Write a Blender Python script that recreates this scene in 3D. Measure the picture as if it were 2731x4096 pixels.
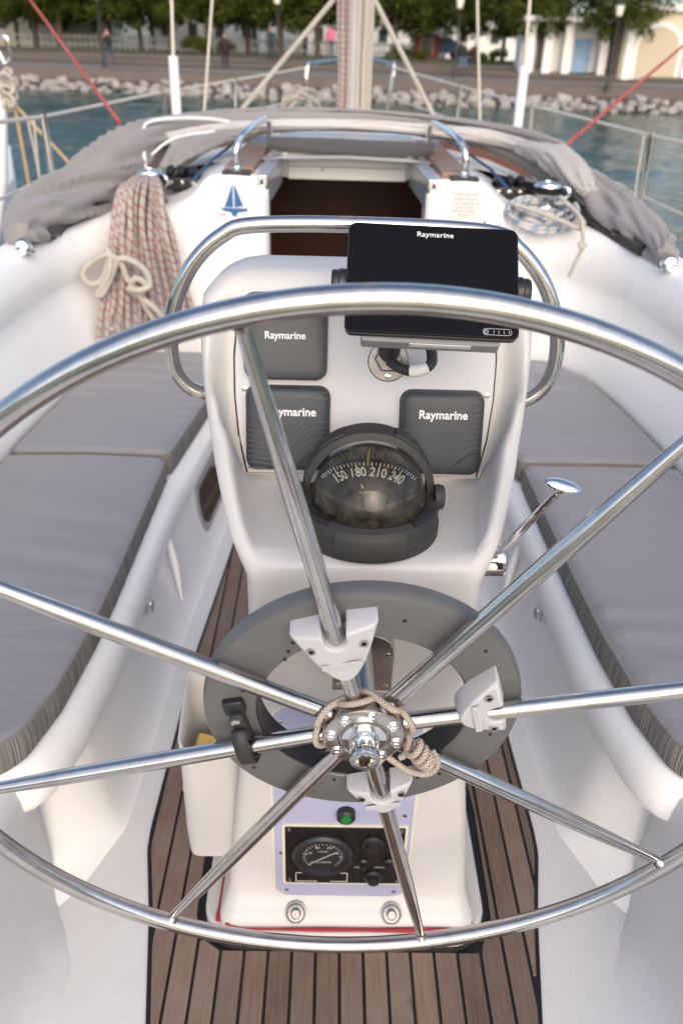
import bpy, bmesh, math, random
import numpy as np
from mathutils import Matrix, Vector
random.seed(7); RNG = np.random.default_rng(11)
PI = math.pi
for o in list(bpy.data.objects): bpy.data.objects.remove(o)
scene = bpy.context.scene
C = scene.collection

# ------------------------------------------------------------------ camera
cam_d = bpy.data.cameras.new('camera'); cam = bpy.data.objects.new('camera', cam_d); C.objects.link(cam)
cam_d.sensor_fit = 'VERTICAL'; cam_d.sensor_height = 36.0; cam_d.sensor_width = 24.0
cam_d.lens = 36.0*3300/4096
cam_d.clip_start = 0.02; cam_d.clip_end = 6000
PITCH, YAW, ROLL = math.radians(29.25), math.radians(1.1), math.radians(1.7)
fw = Vector((math.sin(YAW)*math.cos(PITCH), math.cos(YAW)*math.cos(PITCH), -math.sin(PITCH)))
rt = Vector((math.cos(YAW), -math.sin(YAW), 0)); up = rt.cross(fw)
r2 = rt*math.cos(ROLL)+up*math.sin(ROLL); u2 = -rt*math.sin(ROLL)+up*math.cos(ROLL)
cam.matrix_world = Matrix(((r2.x,u2.x,-fw.x,-0.049),(r2.y,u2.y,-fw.y,0),(r2.z,u2.z,-fw.z,1.5),(0,0,0,1)))
cam_d.dof.use_dof = True; cam_d.dof.focus_distance = 1.12; cam_d.dof.aperture_fstop = 4.6
scene.camera = cam

# ------------------------------------------------------------------ light
SUN_EL, SUN_AZ = math.radians(32), math.radians(172)      # soft low light from behind the helm
world = bpy.data.worlds.new('World'); scene.world = world; world.use_nodes = True
nt = world.node_tree; nt.nodes.clear()
sky = nt.nodes.new('ShaderNodeTexSky'); sky.sky_type = 'NISHITA'; sky.sun_disc = False
sky.sun_elevation = SUN_EL; sky.sun_rotation = SUN_AZ
sky.air_density = 0.85; sky.dust_density = 3.0; sky.ozone_density = 0.6
bg = nt.nodes.new('ShaderNodeBackground'); bg.inputs[1].default_value = 0.15
wo = nt.nodes.new('ShaderNodeOutputWorld')
nt.links.new(sky.outputs[0], bg.inputs[0]); nt.links.new(bg.outputs[0], wo.inputs[0])
sd = bpy.data.lights.new('sun', 'SUN'); so = bpy.data.objects.new('sun', sd); C.objects.link(so)
sd.energy = 0.5; sd.angle = math.radians(120); sd.color = (1.0, 0.95, 0.91)
sdir = Vector((math.sin(SUN_AZ)*math.cos(SUN_EL), math.cos(SUN_AZ)*math.cos(SUN_EL), math.sin(SUN_EL)))
so.rotation_euler = sdir.to_track_quat('Z', 'Y').to_euler(); so.location = sdir*80
vs = scene.view_settings
vs.view_transform = 'Standard'; vs.look = 'None'; vs.gamma = 1.0; vs.use_curve_mapping = False
vs.exposure = 0.84
scene.render.resolution_x = 682; scene.render.resolution_y = 1024
scene.render.engine = 'CYCLES'

# ------------------------------------------------------------------ mesh helpers
def vadd(a, b): return (a[0]+b[0], a[1]+b[1], a[2]+b[2])
class MB:
    def __init__(s): s.v = []; s.f = []; s.uv = None
    def add(s, v, f, uv=None):
        n = len(s.v); s.v += [tuple(p) for p in v]; s.f += [tuple(i+n for i in q) for q in f]
        if uv is not None:
            if s.uv is None: s.uv = []
            s.uv += uv
        return s
    def box(s, c, d, M=None):
        v = [(c[0]+sx*d[0]/2, c[1]+sy*d[1]/2, c[2]+sz*d[2]/2) for sx in(-1,1) for sy in(-1,1) for sz in(-1,1)]
        if M is not None: v = [tuple(M @ Vector(p)) for p in v]
        return s.add(v, [(0,1,3,2),(4,6,7,5),(0,4,5,1),(2,3,7,6),(0,2,6,4),(1,5,7,3)])
    def grid(s, P, cu=False, cv=False, uv=None):
        nu, nv = len(P), len(P[0]); v = [p for r in P for p in r]; f = []; u = []
        for i in range(nu if cu else nu-1):
            for j in range(nv if cv else nv-1):
                i2, j2 = (i+1) % nu, (j+1) % nv
                f.append((i*nv+j, i*nv+j2, i2*nv+j2, i2*nv+j))
                if uv: u.append((uv(i,j), uv(i,j+1), uv(i+1,j+1), uv(i+1,j)))
        return s.add(v, f, u if uv else None)
    def tube(s, pts, r, seg=10, cap=True, closed=False, flat=1.0):
        pts = [Vector(p) for p in pts]; n = len(pts)
        R = list(r) if hasattr(r, '__len__') else [r]*n
        T = []
        for i in range(n):
            a = pts[(i-1) % n] if closed or i > 0 else pts[i]; b = pts[(i+1) % n] if closed or i < n-1 else pts[i]
            t = (b-a); T.append(t.normalized() if t.length > 1e-9 else Vector((0,0,1)))
        N = T[0].orthogonal().normalized(); rings = []; L = 0.0; Ls = []
        for i in range(n):
            if i: L += (pts[i]-pts[i-1]).length
            Ls.append(L)
            N = (N - T[i]*N.dot(T[i])); N = N.normalized() if N.length > 1e-6 else T[i].orthogonal().normalized()
            B = T[i].cross(N)
            rings.append([tuple(pts[i]+(N*math.cos(2*PI*k/seg)+B*math.sin(2*PI*k/seg)*flat)*R[i]) for k in range(seg)])
        if closed: Ls.append(L+(pts[0]-pts[-1]).length)
        base = len(s.v)
        s.grid(rings, cu=closed, cv=True, uv=lambda i, j: (Ls[i] if i < len(Ls) else Ls[-1], j/seg))
        if cap and not closed:
            s.f.append(tuple(base+k for k in range(seg))[::-1]); s.f.append(tuple(base+(n-1)*seg+k for k in range(seg)))
            s.uv.append([(0,0)]*seg); s.uv.append([(0,0)]*seg)
        return s
    def lathe(s, prof, seg=24, M=None, cap=True):
        rings = []
        for (r, z) in prof:
            ring = [(r*math.cos(2*PI*k/seg), r*math.sin(2*PI*k/seg), z) for k in range(seg)]
            if M is not None: ring = [tuple(M @ Vector(p)) for p in ring]
            rings.append(ring)
        b = len(s.v); s.grid(rings, cv=True)
        if cap:
            if prof[0][0] > 1e-5: s.f.append(tuple(b+k for k in range(seg))[::-1])
            if prof[-1][0] > 1e-5: s.f.append(tuple(b+(len(prof)-1)*seg+k for k in range(seg)))
        return s
    def prism(s, poly, z0, z1, M=None):
        n = len(poly); v = [(p[0],p[1],z0) for p in poly]+[(p[0],p[1],z1) for p in poly]
        if M is not None: v = [tuple(M @ Vector(p)) for p in v]
        f = [tuple(range(n))[::-1], tuple(range(n, 2*n))]+[(i, (i+1) % n, n+(i+1) % n, n+i) for i in range(n)]
        return s.add(v, f)
def rrect(w, h, r, n=5, cx=0, cy=0):
    out = []
    for (sx, sy, a0) in ((1,1,0),(-1,1,90),(-1,-1,180),(1,-1,270)):
        for k in range(n+1):
            a = math.radians(a0+90*k/n)
            out.append((cx+sx*(w/2-r)+r*math.cos(a), cy+sy*(h/2-r)+r*math.sin(a)))
    return out
def cr(pts, n=8, closed=False):
    P = [Vector(p) for p in pts]; out = []; m = len(P)
    for i in range(m if closed else m-1):
        if closed: p0, p1, p2, p3 = P[(i-1) % m], P[i], P[(i+1) % m], P[(i+2) % m]
        else: p0, p1, p2, p3 = P[max(i-1,0)], P[i], P[i+1], P[min(i+2,m-1)]
        for k in range(n):
            t = k/n
            out.append(0.5*((2*p1)+(p2-p0)*t+(2*p0-5*p1+4*p2-p3)*t*t+(3*p1-p0-3*p2+p3)*t**3))
    if not closed: out.append(P[-1].copy())
    return out
def lerpt(tab, x):
    return float(np.interp(x, [t[0] for t in tab], [t[1] for t in tab]))
def sstep(a, b, x):
    t = min(1, max(0, (x-a)/(b-a))); return t*t*(3-2*t)
def frame(o, ex, ey):
    ex = Vector(ex).normalized(); ez = ex.cross(Vector(ey)).normalized(); ey = ez.cross(ex)
    return Matrix(((ex.x,ey.x,ez.x,o[0]),(ex.y,ey.y,ez.y,o[1]),(ex.z,ey.z,ez.z,o[2]),(0,0,0,1)))
def axis_frame(o, ez):
    ez = Vector(ez).normalized(); ex = ez.orthogonal().normalized() if abs(ez.x) > .9 else (Vector((1,0,0))-ez*ez.x).normalized()
    ey = ez.cross(ex)
    return Matrix(((ex.x,ey.x,ez.x,o[0]),(ex.y,ey.y,ez.y,o[1]),(ex.z,ey.z,ez.z,o[2]),(0,0,0,1)))

def mesh_from(name, mb):
    me = bpy.data.meshes.new(name); me.from_pydata(mb.v, [], mb.f)
    if mb.uv and len(mb.uv) == len(mb.f):
        ul = me.uv_layers.new(name='UVMap'); flat = [c for q in mb.uv for p in q for c in p]
        ul.data.foreach_set('uv', flat)
    return me
ROOT = {}
def obj(name, mb, m, parent=None, smooth=35, bevel=0, subsurf=0, label=None, solid=0, fixn=False):
    me = mb if isinstance(mb, bpy.types.Mesh) else mesh_from(name, mb)
    if fixn:
        b = bmesh.new(); b.from_mesh(me); bmesh.ops.recalc_face_normals(b, faces=b.faces); b.to_mesh(me); b.free()
    me.materials.clear(); me.materials.append(m)
    if smooth:
        me.polygons.foreach_set('use_smooth', [True]*len(me.polygons)); me.set_sharp_from_angle(angle=math.radians(smooth))
    o = bpy.data.objects.new(name, me); C.objects.link(o)
    if parent is not None:
        o.parent = parent
        if parent.type == 'EMPTY': o.location = -parent.location
    if solid:
        q = o.modifiers.new('solid', 'SOLIDIFY'); q.thickness = solid; q.offset = 0
    if bevel:
        q = o.modifiers.new('bevel', 'BEVEL'); q.width = bevel; q.segments = 3; q.limit_method = 'ANGLE'; q.angle_limit = math.radians(40)
        q.harden_normals = False
    if subsurf:
        q = o.modifiers.new('sub', 'SUBSURF'); q.levels = subsurf; q.render_levels = subsurf
    if label: o['label'] = label
    return o
def tag(o, label, cat, group=None):
    o['label'] = label; o['category'] = cat
    if group: o['group'] = group
    return o
def thing(name, label, cat, loc=(0,0,0), group=None):
    o = bpy.data.objects.new(name, None); C.objects.link(o); o.location = loc; o.empty_display_size = .1
    return tag(o, label, cat, group)
def struct(name, mb, m, **k):
    o = obj(name, mb, m, **k); o['kind'] = 'structure'; return o
def text_mesh(txt, size, depth=0.0006, bold=0.0, M=None, sx=1.0, spacing=1.0):
    cu = bpy.data.curves.new('lettering', 'FONT'); cu.body = txt; cu.size = size; cu.extrude = depth; cu.offset = bold
    cu.align_x = 'CENTER'; cu.align_y = 'CENTER'; cu.resolution_u = 3; cu.space_character = spacing
    t = bpy.data.objects.new('lettering', cu); C.objects.link(t)
    dg = bpy.context.evaluated_depsgraph_get(); dg.update()
    me = bpy.data.meshes.new_from_object(t.evaluated_get(dg)); bpy.data.objects.remove(t); bpy.data.curves.remove(cu)
    if sx != 1.0: me.transform(Matrix.Diagonal((sx,1,1,1)))
    if M is not None: me.transform(M)
    return me

# ------------------------------------------------------------------ materials
def newmat(name):
    m = bpy.data.materials.new(name); m.use_nodes = True; n = m.node_tree; n.nodes.clear()
    out = n.nodes.new('ShaderNodeOutputMaterial'); b = n.nodes.new('ShaderNodeBsdfPrincipled'); n.links.new(b.outputs[0], out.inputs[0])
    return m, n, b
def N(n, t, **k):
    x = n.nodes.new(t)
    for a, b in k.items():
        if a.startswith('i_'):
            key = a[2:]; key = int(key) if key.isdigit() else key
            x.inputs[key].default_value = b
        else: setattr(x, a, b)
    return x
def coords(n, kind='Object', scale=(1,1,1)):
    tc = N(n, 'ShaderNodeTexCoord'); mp = N(n, 'ShaderNodeMapping'); mp.inputs['Scale'].default_value = scale
    n.links.new(tc.outputs[kind], mp.inputs[0]); return mp.outputs[0]
def rgb(c): return (c[0], c[1], c[2], 1)
def mixc(n, fac, a, b):
    x = N(n, 'ShaderNodeMix', data_type='RGBA')
    if hasattr(fac, 'node'): n.links.new(fac, x.inputs[0])
    else: x.inputs[0].default_value = fac
    for i, c in ((6, a), (7, b)):
        if hasattr(c, 'node'): n.links.new(c, x.inputs[i])
        else: x.inputs[i].default_value = rgb(c)
    return x.outputs[2]
def ramp(n, src, lo, hi):
    r = N(n, 'ShaderNodeMapRange'); r.inputs[1].default_value = lo; r.inputs[2].default_value = hi; n.links.new(src, r.inputs[0]); return r.outputs[0]
def noise(n, vec, scale, detail=3, rough=.5):
    x = N(n, 'ShaderNodeTexNoise'); x.inputs['Scale'].default_value = scale; x.inputs['Detail'].default_value = detail; x.inputs['Roughness'].default_value = rough
    n.links.new(vec, x.inputs['Vector']); return x.outputs['Fac']
def bump(n, b, h, strength=.2, dist=.01, prev=None):
    x = N(n, 'ShaderNodeBump'); x.inputs['Strength'].default_value = strength; x.inputs['Distance'].default_value = dist
    n.links.new(h, x.inputs['Height'])
    if prev is not None: n.links.new(prev, x.inputs['Normal'])
    n.links.new(x.outputs[0], b.inputs['Normal']); return x.outputs[0]
def simple(name, c, rough=.5, metal=0, coat=0, var=.12, vscale=12, bs=0, bscale=60, bdist=.002, rvar=.08, spec=.5):
    m, n, b = newmat(name); v = coords(n)
    f = noise(n, v, vscale, 4, .6); d = tuple(x*(1-var) for x in c); e = tuple(min(1, x*(1+var)) for x in c)
    n.links.new(mixc(n, f, d, e), b.inputs['Base Color'])
    rr = N(n, 'ShaderNodeMapRange'); rr.inputs[3].default_value = max(.01, rough-rvar); rr.inputs[4].default_value = min(1, rough+rvar); n.links.new(noise(n, v, vscale*2.3, 3), rr.inputs[0])
    n.links.new(rr.outputs[0], b.inputs['Roughness'])
    b.inputs['Metallic'].default_value = metal; b.inputs['Coat Weight'].default_value = coat; b.inputs['Specular IOR Level'].default_value = spec
    if bs: bump(n, b, noise(n, v, bscale, 3), bs, bdist)
    return m
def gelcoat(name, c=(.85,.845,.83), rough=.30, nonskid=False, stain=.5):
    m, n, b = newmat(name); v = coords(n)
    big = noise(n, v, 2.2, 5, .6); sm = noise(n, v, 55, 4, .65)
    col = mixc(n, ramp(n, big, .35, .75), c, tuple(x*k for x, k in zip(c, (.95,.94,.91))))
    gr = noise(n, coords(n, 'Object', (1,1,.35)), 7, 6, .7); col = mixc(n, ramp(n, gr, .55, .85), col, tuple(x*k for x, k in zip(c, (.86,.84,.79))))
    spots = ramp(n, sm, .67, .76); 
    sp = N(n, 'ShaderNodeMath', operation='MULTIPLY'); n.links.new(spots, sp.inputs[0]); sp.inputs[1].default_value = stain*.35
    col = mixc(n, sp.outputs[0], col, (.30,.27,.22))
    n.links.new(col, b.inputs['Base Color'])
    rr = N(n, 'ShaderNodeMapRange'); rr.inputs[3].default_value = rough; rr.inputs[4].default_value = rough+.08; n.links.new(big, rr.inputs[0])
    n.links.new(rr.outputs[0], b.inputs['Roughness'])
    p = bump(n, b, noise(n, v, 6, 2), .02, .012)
    if nonskid:
        vo = N(n, 'ShaderNodeTexVoronoi'); vo.inputs['Scale'].default_value = 330; n.links.new(v, vo.inputs['Vector'])
        bump(n, b, vo.outputs['Distance'], .35, .0008, p)
    else:
        b.inputs['Coat Weight'].default_value = .12; b.inputs['Coat Roughness'].default_value = .15
    return m
def steel(name, c=(.58,.555,.525), rough=.09, scr=.5):
    m, n, b = newmat(name); v = coords(n)
    b.inputs['Metallic'].default_value = 1
    f = noise(n, v, 22, 5, .7)
    n.links.new(mixc(n, ramp(n, f, .45, .8), c, tuple(x*.72 for x in c)), b.inputs['Base Color'])
    rr = N(n, 'ShaderNodeMapRange'); rr.inputs[3].default_value = rough*.6; rr.inputs[4].default_value = rough*2.2; n.links.new(noise(n, v, 40, 4, .7), rr.inputs[0])
    n.links.new(rr.outputs[0], b.inputs['Roughness'])
    bump(n, b, noise(n, coords(n, 'Object', (1,1,1)), 130, 2), .04*scr, .002)
    return m
M_gel = gelcoat('gelcoat_white'); M_floor = gelcoat('gelcoat_nonskid', (.66,.66,.66), .5, True, 1.3)
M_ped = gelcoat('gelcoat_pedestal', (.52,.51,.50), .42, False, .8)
M_steel = steel('polished_stainless'); M_hub = steel('worn_stainless', (.56,.53,.49), .15, 1.4); M_chrome = steel('chrome', (.78,.78,.77), .05)
M_dull = simple('tarnished_steel', (.24,.235,.23), .42, .75, 0, .35, 60)
M_alu = simple('anodised_aluminium', (.62,.62,.62), .35, .85, 0, .08, 15)
M_black = simple('black_plastic', (.012,.012,.013), .42, 0, 0, .3, 25, .05, 200)
M_rubber = simple('dusty_black_rubber', (.028,.027,.026), .62, 0, 0, .45, 18, .15, 260, .001)
M_caulk = simple('black_caulk', (.008,.008,.008), .5)
M_ring = simple('drive_grey_plastic', (.100,.102,.100), .45, 0, .08, .12, 9, .06, 300, .001)
M_clamp = simple('clamp_light_grey', (.42,.42,.43), .5, 0, 0, .07, 14, .1, 300, .001)
M_white = simple('white_paint', (.78,.78,.76), .4, 0, 0, .04)
M_dim = simple('faded_print', (.34,.34,.33), .5, 0, 0, .15, 60)
M_letter = simple('white_print', (.70,.70,.70), .5, 0, 0, .08, 60)
M_lav = simple('engine_plate_lavender', (.34,.35,.49), .5, 0, 0, .08, 8)
M_red = simple('red_sealant', (.30,.014,.024), .5, 0, 0, .2, 40, .2, 90)
M_gauge = simple('engine_panel_black', (.006,.006,.007), .22, 0, .3, .3, 10)
M_seal = simple('aged_cream_sealant', (.60,.57,.46), .6, 0, 0, .15, 30, .2, 80)
M_plate = simple('instrument_plate_white', (.52,.525,.54), .6, 0, 0, .03, 6)
M_blue = simple('blue_print', (.02,.11,.27), .5, 0, 0, .05)
M_pink = simple('faded_red_print', (.70,.22,.22), .6, 0, 0, .15, 60)
M_silv = simple('silver_label', (.62,.62,.60), .45, .2, 0, .06, 30)
M_grey = simple('grey_print', (.30,.30,.31), .6)
M_yellow = simple('yellow_paint', (.62,.50,.01), .5)
M_sponge = simple('yellow_sponge', (.66,.42,.12), .9, 0, 0, .25, 60, .8, 160, .004)
M_tape = simple('white_tape', (.70,.70,.66), .55, 0, 0, .12, 40, .3, 60)
M_wood = simple('varnished_wood', (.16,.055,.022), .3, 0, .4, .3, 8)
M_teakv = simple('worn_teak_trim', (.23,.14,.09), .5, 0, .1, .3, 20, .1, 60)
M_cabin_shade = simple('cabin_shade', (.010,.004,.003), .6)  # near-black colour stands in for the deep shade inside the cabin
M_redcloth = simple('red_line', (.50,.06,.05), .7, 0, 0, .35, 30)
M_glassdark = simple('smoked_glass', (.006,.006,.007), .08, 0, .5, .2)
M_frameg = simple('grey_frame', (.40,.41,.42), .35, .3, 0, .05)
M_green = simple('green_lens', (.01,.16,.04), .25, 0, .3)
def screen():
    m, n, b = newmat('screen_glass'); b.inputs['Base Color'].default_value = (.004,.004,.005,1); v = coords(n)
    rr = N(n, 'ShaderNodeMapRange'); rr.inputs[3].default_value = .06; rr.inputs[4].default_value = .22; n.links.new(noise(n, v, 30, 5, .7), rr.inputs[0]); n.links.new(rr.outputs[0], b.inputs['Roughness'])
    b.inputs['Specular IOR Level'].default_value = .12
    return m
M_screen = screen()
def fabric(name, c, weave=900):
    m, n, b = newmat(name); v = coords(n)
    big = noise(n, v, 3.5, 4, .6); mid = noise(n, coords(n, 'Object', (3,26,6)), 1.3, 5, .65)
    col = mixc(n, big, tuple(x*.86 for x in c), tuple(x*1.12 for x in c))
    fine = noise(n, v, weave, 2, .6)
    col2 = mixc(n, ramp(n, fine, .3, .7), tuple(x*.85 for x in c), tuple(x*1.15 for x in c))
    n.links.new(mixc(n, .5, col, col2), b.inputs['Base Color'])
    b.inputs['Roughness'].default_value = .9; b.inputs['Sheen Weight'].default_value = .25; b.inputs['Specular IOR Level'].default_value = .2
    p = bump(n, b, mid, .30, .012); bump(n, b, fine, .25, .0008, p)
    return m
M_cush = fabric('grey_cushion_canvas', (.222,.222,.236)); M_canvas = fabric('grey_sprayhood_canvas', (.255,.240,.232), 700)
M_pipe = fabric('taupe_piping', (.20,.18,.16))
def stripes():
    m, n, b = newmat('striped_cushion_band'); tc = N(n, 'ShaderNodeTexCoord'); mp = N(n, 'ShaderNodeMapping'); n.links.new(tc.outputs['UV'], mp.inputs[0])
    mp.inputs['Scale'].default_value = (1, .015, 1)
    f = noise(n, mp.outputs[0], 330, 2, .7); g = noise(n, mp.outputs[0], 60, 2)
    col = mixc(n, ramp(n, f, .40, .60), (.085,.080,.074), (.30,.285,.26)); col = mixc(n, ramp(n, g, .5, .62), col, (.18,.165,.145))
    n.links.new(col, b.inputs['Base Color']); b.inputs['Roughness'].default_value = .9; b.inputs['Specular IOR Level'].default_value = .2
    bump(n, b, f, .35, .002); return m
M_stripe = stripes()
def teak():
    m, n, b = newmat('weathered_teak'); oi = N(n, 'ShaderNodeObjectInfo'); tc = N(n, 'ShaderNodeTexCoord')
    ad = N(n, 'ShaderNodeVectorMath', operation='ADD'); cm = N(n, 'ShaderNodeCombineXYZ')
    mu = N(n, 'ShaderNodeMath', operation='MULTIPLY'); mu.inputs[1].default_value = 37.0; n.links.new(oi.outputs['Random'], mu.inputs[0]); n.links.new(mu.outputs[0], cm.inputs[1])
    n.links.new(tc.outputs['Object'], ad.inputs[0]); n.links.new(cm.outputs[0], ad.inputs[1])
    mp = N(n, 'ShaderNodeMapping'); mp.inputs['Scale'].default_value = (70,2.6,70); n.links.new(ad.outputs[0], mp.inputs[0])
    g = noise(n, mp.outputs[0], 3.4, 6, .7); big = noise(n, ad.outputs[0], 5.5, 4, .6)
    col = mixc(n, ramp(n, g, .3, .72), (.112,.072,.052), (.225,.155,.118))
    col = mixc(n, ramp(n, big, .35, .8), col, (.205,.158,.130))
    st = noise(n, ad.outputs[0], 11, 2, .4); col = mixc(n, ramp(n, st, .68, .80), col, (.055,.028,.018))
    hv = N(n, 'ShaderNodeHueSaturation'); r = N(n, 'ShaderNodeMapRange'); r.inputs[3].default_value = .78; r.inputs[4].default_value = 1.22; n.links.new(oi.outputs['Random'], r.inputs[0]); n.links.new(r.outputs[0], hv.inputs['Value']); n.links.new(col, hv.inputs['Color'])
    n.links.new(hv.outputs[0], b.inputs['Base Color']); b.inputs['Roughness'].default_value = .68; b.inputs['Specular IOR Level'].default_value = .3
    bump(n, b, g, .35, .0012); return m
M_teak = teak()
def rope(name, base, fleck=None, per=.03, braid=420, dens=.5):
    m, n, b = newmat(name); tc = N(n, 'ShaderNodeTexCoord')
    sp = N(n, 'ShaderNodeSeparateXYZ'); n.links.new(tc.outputs['UV'], sp.inputs[0])
    def lin(a, ku, kv, jit=None):
        x = N(n, 'ShaderNodeMath', operation='MULTIPLY'); x.inputs[1].default_value = ku; n.links.new(sp.outputs[0], x.inputs[0])
        y = N(n, 'ShaderNodeMath', operation='MULTIPLY'); y.inputs[1].default_value = kv; n.links.new(sp.outputs[1], y.inputs[0])
        z = N(n, 'ShaderNodeMath', operation='ADD'); n.links.new(x.outputs[0], z.inputs[0]); n.links.new(y.outputs[0], z.inputs[1])
        if jit is not None:
            jm = N(n, 'ShaderNodeMath', operation='MULTIPLY_ADD'); jm.inputs[1].default_value = 16.0; n.links.new(jit, jm.inputs[0]); n.links.new(z.outputs[0], jm.inputs[2]); z = jm
        w = N(n, 'ShaderNodeMath', operation='SINE'); n.links.new(z.outputs[0], w.inputs[0]); return w.outputs[0]
    k = 2*PI*braid/3
    s1, s2 = lin(0, k, 2*PI*4), lin(0, k, -2*PI*4)
    mx = N(n, 'ShaderNodeMath', operation='MAXIMUM'); n.links.new(s1, mx.inputs[0]); n.links.new(s2, mx.inputs[1])
    dirt = noise(n, coords(n), 18, 4, .6)
    col = mixc(n, dirt, tuple(x*.8 for x in base), tuple(x*1.1 for x in base))
    col = mixc(n, ramp(n, mx.outputs[0], .2, -.5), col, tuple(x*.5 for x in base))
    if fleck:
        f0 = N(n, 'ShaderNodeMath', operation='ARCSINE'); jit = noise(n, coords(n), 4, 1); f1 = lin(0, 2*PI/per, 2*PI, jit)
        if hasattr(f1, 'node'):
            f = ramp(n, f1, dens, dens+.15); f2 = ramp(n, s1, -.4, .1)
            mm = N(n, 'ShaderNodeMath', operation='MULTIPLY'); n.links.new(f, mm.inputs[0]); n.links.new(f2, mm.inputs[1])
            col = mixc(n, mm.outputs[0], col, fleck)
    n.links.new(col, b.inputs['Base Color']); b.inputs['Roughness'].default_value = .85; b.inputs['Specular IOR Level'].default_value = .2
    bump(n, b, mx.outputs[0], .6, .0015); return m
M_rope_red = rope('rope_cream_red_fleck', (.46,.42,.385), (.36,.085,.08), .034, 300, .55)
M_rope_blue = rope('rope_white_blue_fleck', (.60,.58,.54), (.05,.22,.40), .05, 300, .35)
M_rope_cream = rope('rope_cream', (.55,.51,.44), None, .03, 300)
M_rope_lash = rope('rope_dusty_pink_fleck', (.47,.40,.34), (.40,.15,.07), .022, 700, .965)
M_rope_tan = rope('rope_tan', (.50,.36,.20), None, .03, 200)
def glass():
    m = bpy.data.materials.new('dome_glass'); m.use_nodes = True; n = m.node_tree; n.nodes.clear()
    out = n.nodes.new('ShaderNodeOutputMaterial'); t = n.nodes.new('ShaderNodeBsdfTransparent'); t.inputs[0].default_value = (.72,.71,.66,1)
    g = n.nodes.new('ShaderNodeBsdfGlossy'); fr = n.nodes.new('ShaderNodeFresnel'); fr.inputs[0].default_value = 1.5
    v = coords(n); rr = N(n, 'ShaderNodeMapRange'); rr.inputs[3].default_value = .03; rr.inputs[4].default_value = .3; n.links.new(noise(n, v, 60, 5, .7), rr.inputs[0]); n.links.new(rr.outputs[0], g.inputs['Roughness'])
    d = n.nodes.new('ShaderNodeBsdfDiffuse'); d.inputs[0].default_value = (.30,.27,.20,1)
    dm = n.nodes.new('ShaderNodeMixShader'); rr2 = N(n, 'ShaderNodeMapRange'); rr2.inputs[1].default_value = .35; rr2.inputs[2].default_value = .8; rr2.inputs[3].default_value = .02; rr2.inputs[4].default_value = .22
    n.links.new(noise(n, v, 45, 6, .75), rr2.inputs[0]); n.links.new(rr2.outputs[0], dm.inputs[0]); n.links.new(t.outputs[0], dm.inputs[1]); n.links.new(d.outputs[0], dm.inputs[2])
    mx = n.nodes.new('ShaderNodeMixShader'); ge = n.nodes.new('ShaderNodeNewGeometry'); iv = N(n, 'ShaderNodeMath', operation='SUBTRACT'); iv.inputs[0].default_value = 1.0; n.links.new(ge.outputs['Backfacing'], iv.inputs[1]); fm = N(n, 'ShaderNodeMath', operation='MULTIPLY'); n.links.new(fr.outputs[0], fm.inputs[0]); n.links.new(iv.outputs[0], fm.inputs[1]); n.links.new(fm.outputs[0], mx.inputs[0]); n.links.new(dm.outputs[0], mx.inputs[1]); n.links.new(g.outputs[0], mx.inputs[2])
    n.links.new(mx.outputs[0], out.inputs[0]); return m
M_glass = glass()
def cover(name, c, dirt):
    m, n, b = newmat(name); v = coords(n)
    col = mixc(n, noise(n, v, 14, 4), tuple(x*.9 for x in c), tuple(x*1.1 for x in c))
    d = noise(n, v, 34, 6, .75); col = mixc(n, ramp(n, d, .60, .75), col, (.16,.16,.155)) if dirt else col
    n.links.new(col, b.inputs['Base Color']); b.inputs['Roughness'].default_value = .5
    bump(n, b, noise(n, v, 500, 2), .12, .0005); return m
M_cover = cover('sun_cover_slate', (.034,.040,.046), False); M_cover2 = cover('sun_cover_dirty_grey', (.062,.066,.070), True)
# ================================================================== the place: water, shore, trees, buildings, people
def m_water():
    m, n, b = newmat('harbour_water'); v = coords(n)
    b.inputs['Base Color'].default_value = (.018,.056,.034,1); b.inputs['Roughness'].default_value = .05; b.inputs['Specular IOR Level'].default_value = .45; b.inputs['IOR'].default_value = 1.33
    p = bump(n, b, noise(n, coords(n, 'Object', (.5,1.3,1)), 1.0, 3, .55), .35, .3)
    bump(n, b, noise(n, coords(n, 'Object', (1,1.8,1)), 7, 3, .6), .5, .05, p)
    return m
def wgrid(a, b, step): return [-3000,-900,-300,-120]+[q for q in (-60,) if q < a]+list(np.arange(a, b+.001, step))+[120,300,900,3000]
wx, wy = np.array(wgrid(-22, 22, .17)), np.array(wgrid(2.5, 49, .15)); X, Yw_ = np.meshgrid(wx, wy, indexing='ij'); Zw = np.zeros_like(X)
for k in range(46):
    an = RNG.normal(PI/2, .75); L = .35*1.075**k; amp = .0028*L**.75*RNG.uniform(.5,1.2)
    Zw += amp*np.sin((X*math.cos(an)+Yw_*math.sin(an))*2*PI/L+RNG.uniform(0,6.28))
Zw *= np.clip(1-np.abs(X)/24,0,.25)*4*((Yw_ > 2) & (Yw_ < 50))
mb = MB(); nx, ny = len(wx), len(wy); mb.v = list(zip(X.ravel().tolist(), Yw_.ravel().tolist(), (Zw.ravel()-.75).tolist()))
mb.f = [(i*ny+j, (i+1)*ny+j, (i+1)*ny+j+1, i*ny+j+1) for i in range(nx-1) for j in range(ny-1)]
struct('water', mb, m_water(), smooth=80)
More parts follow.
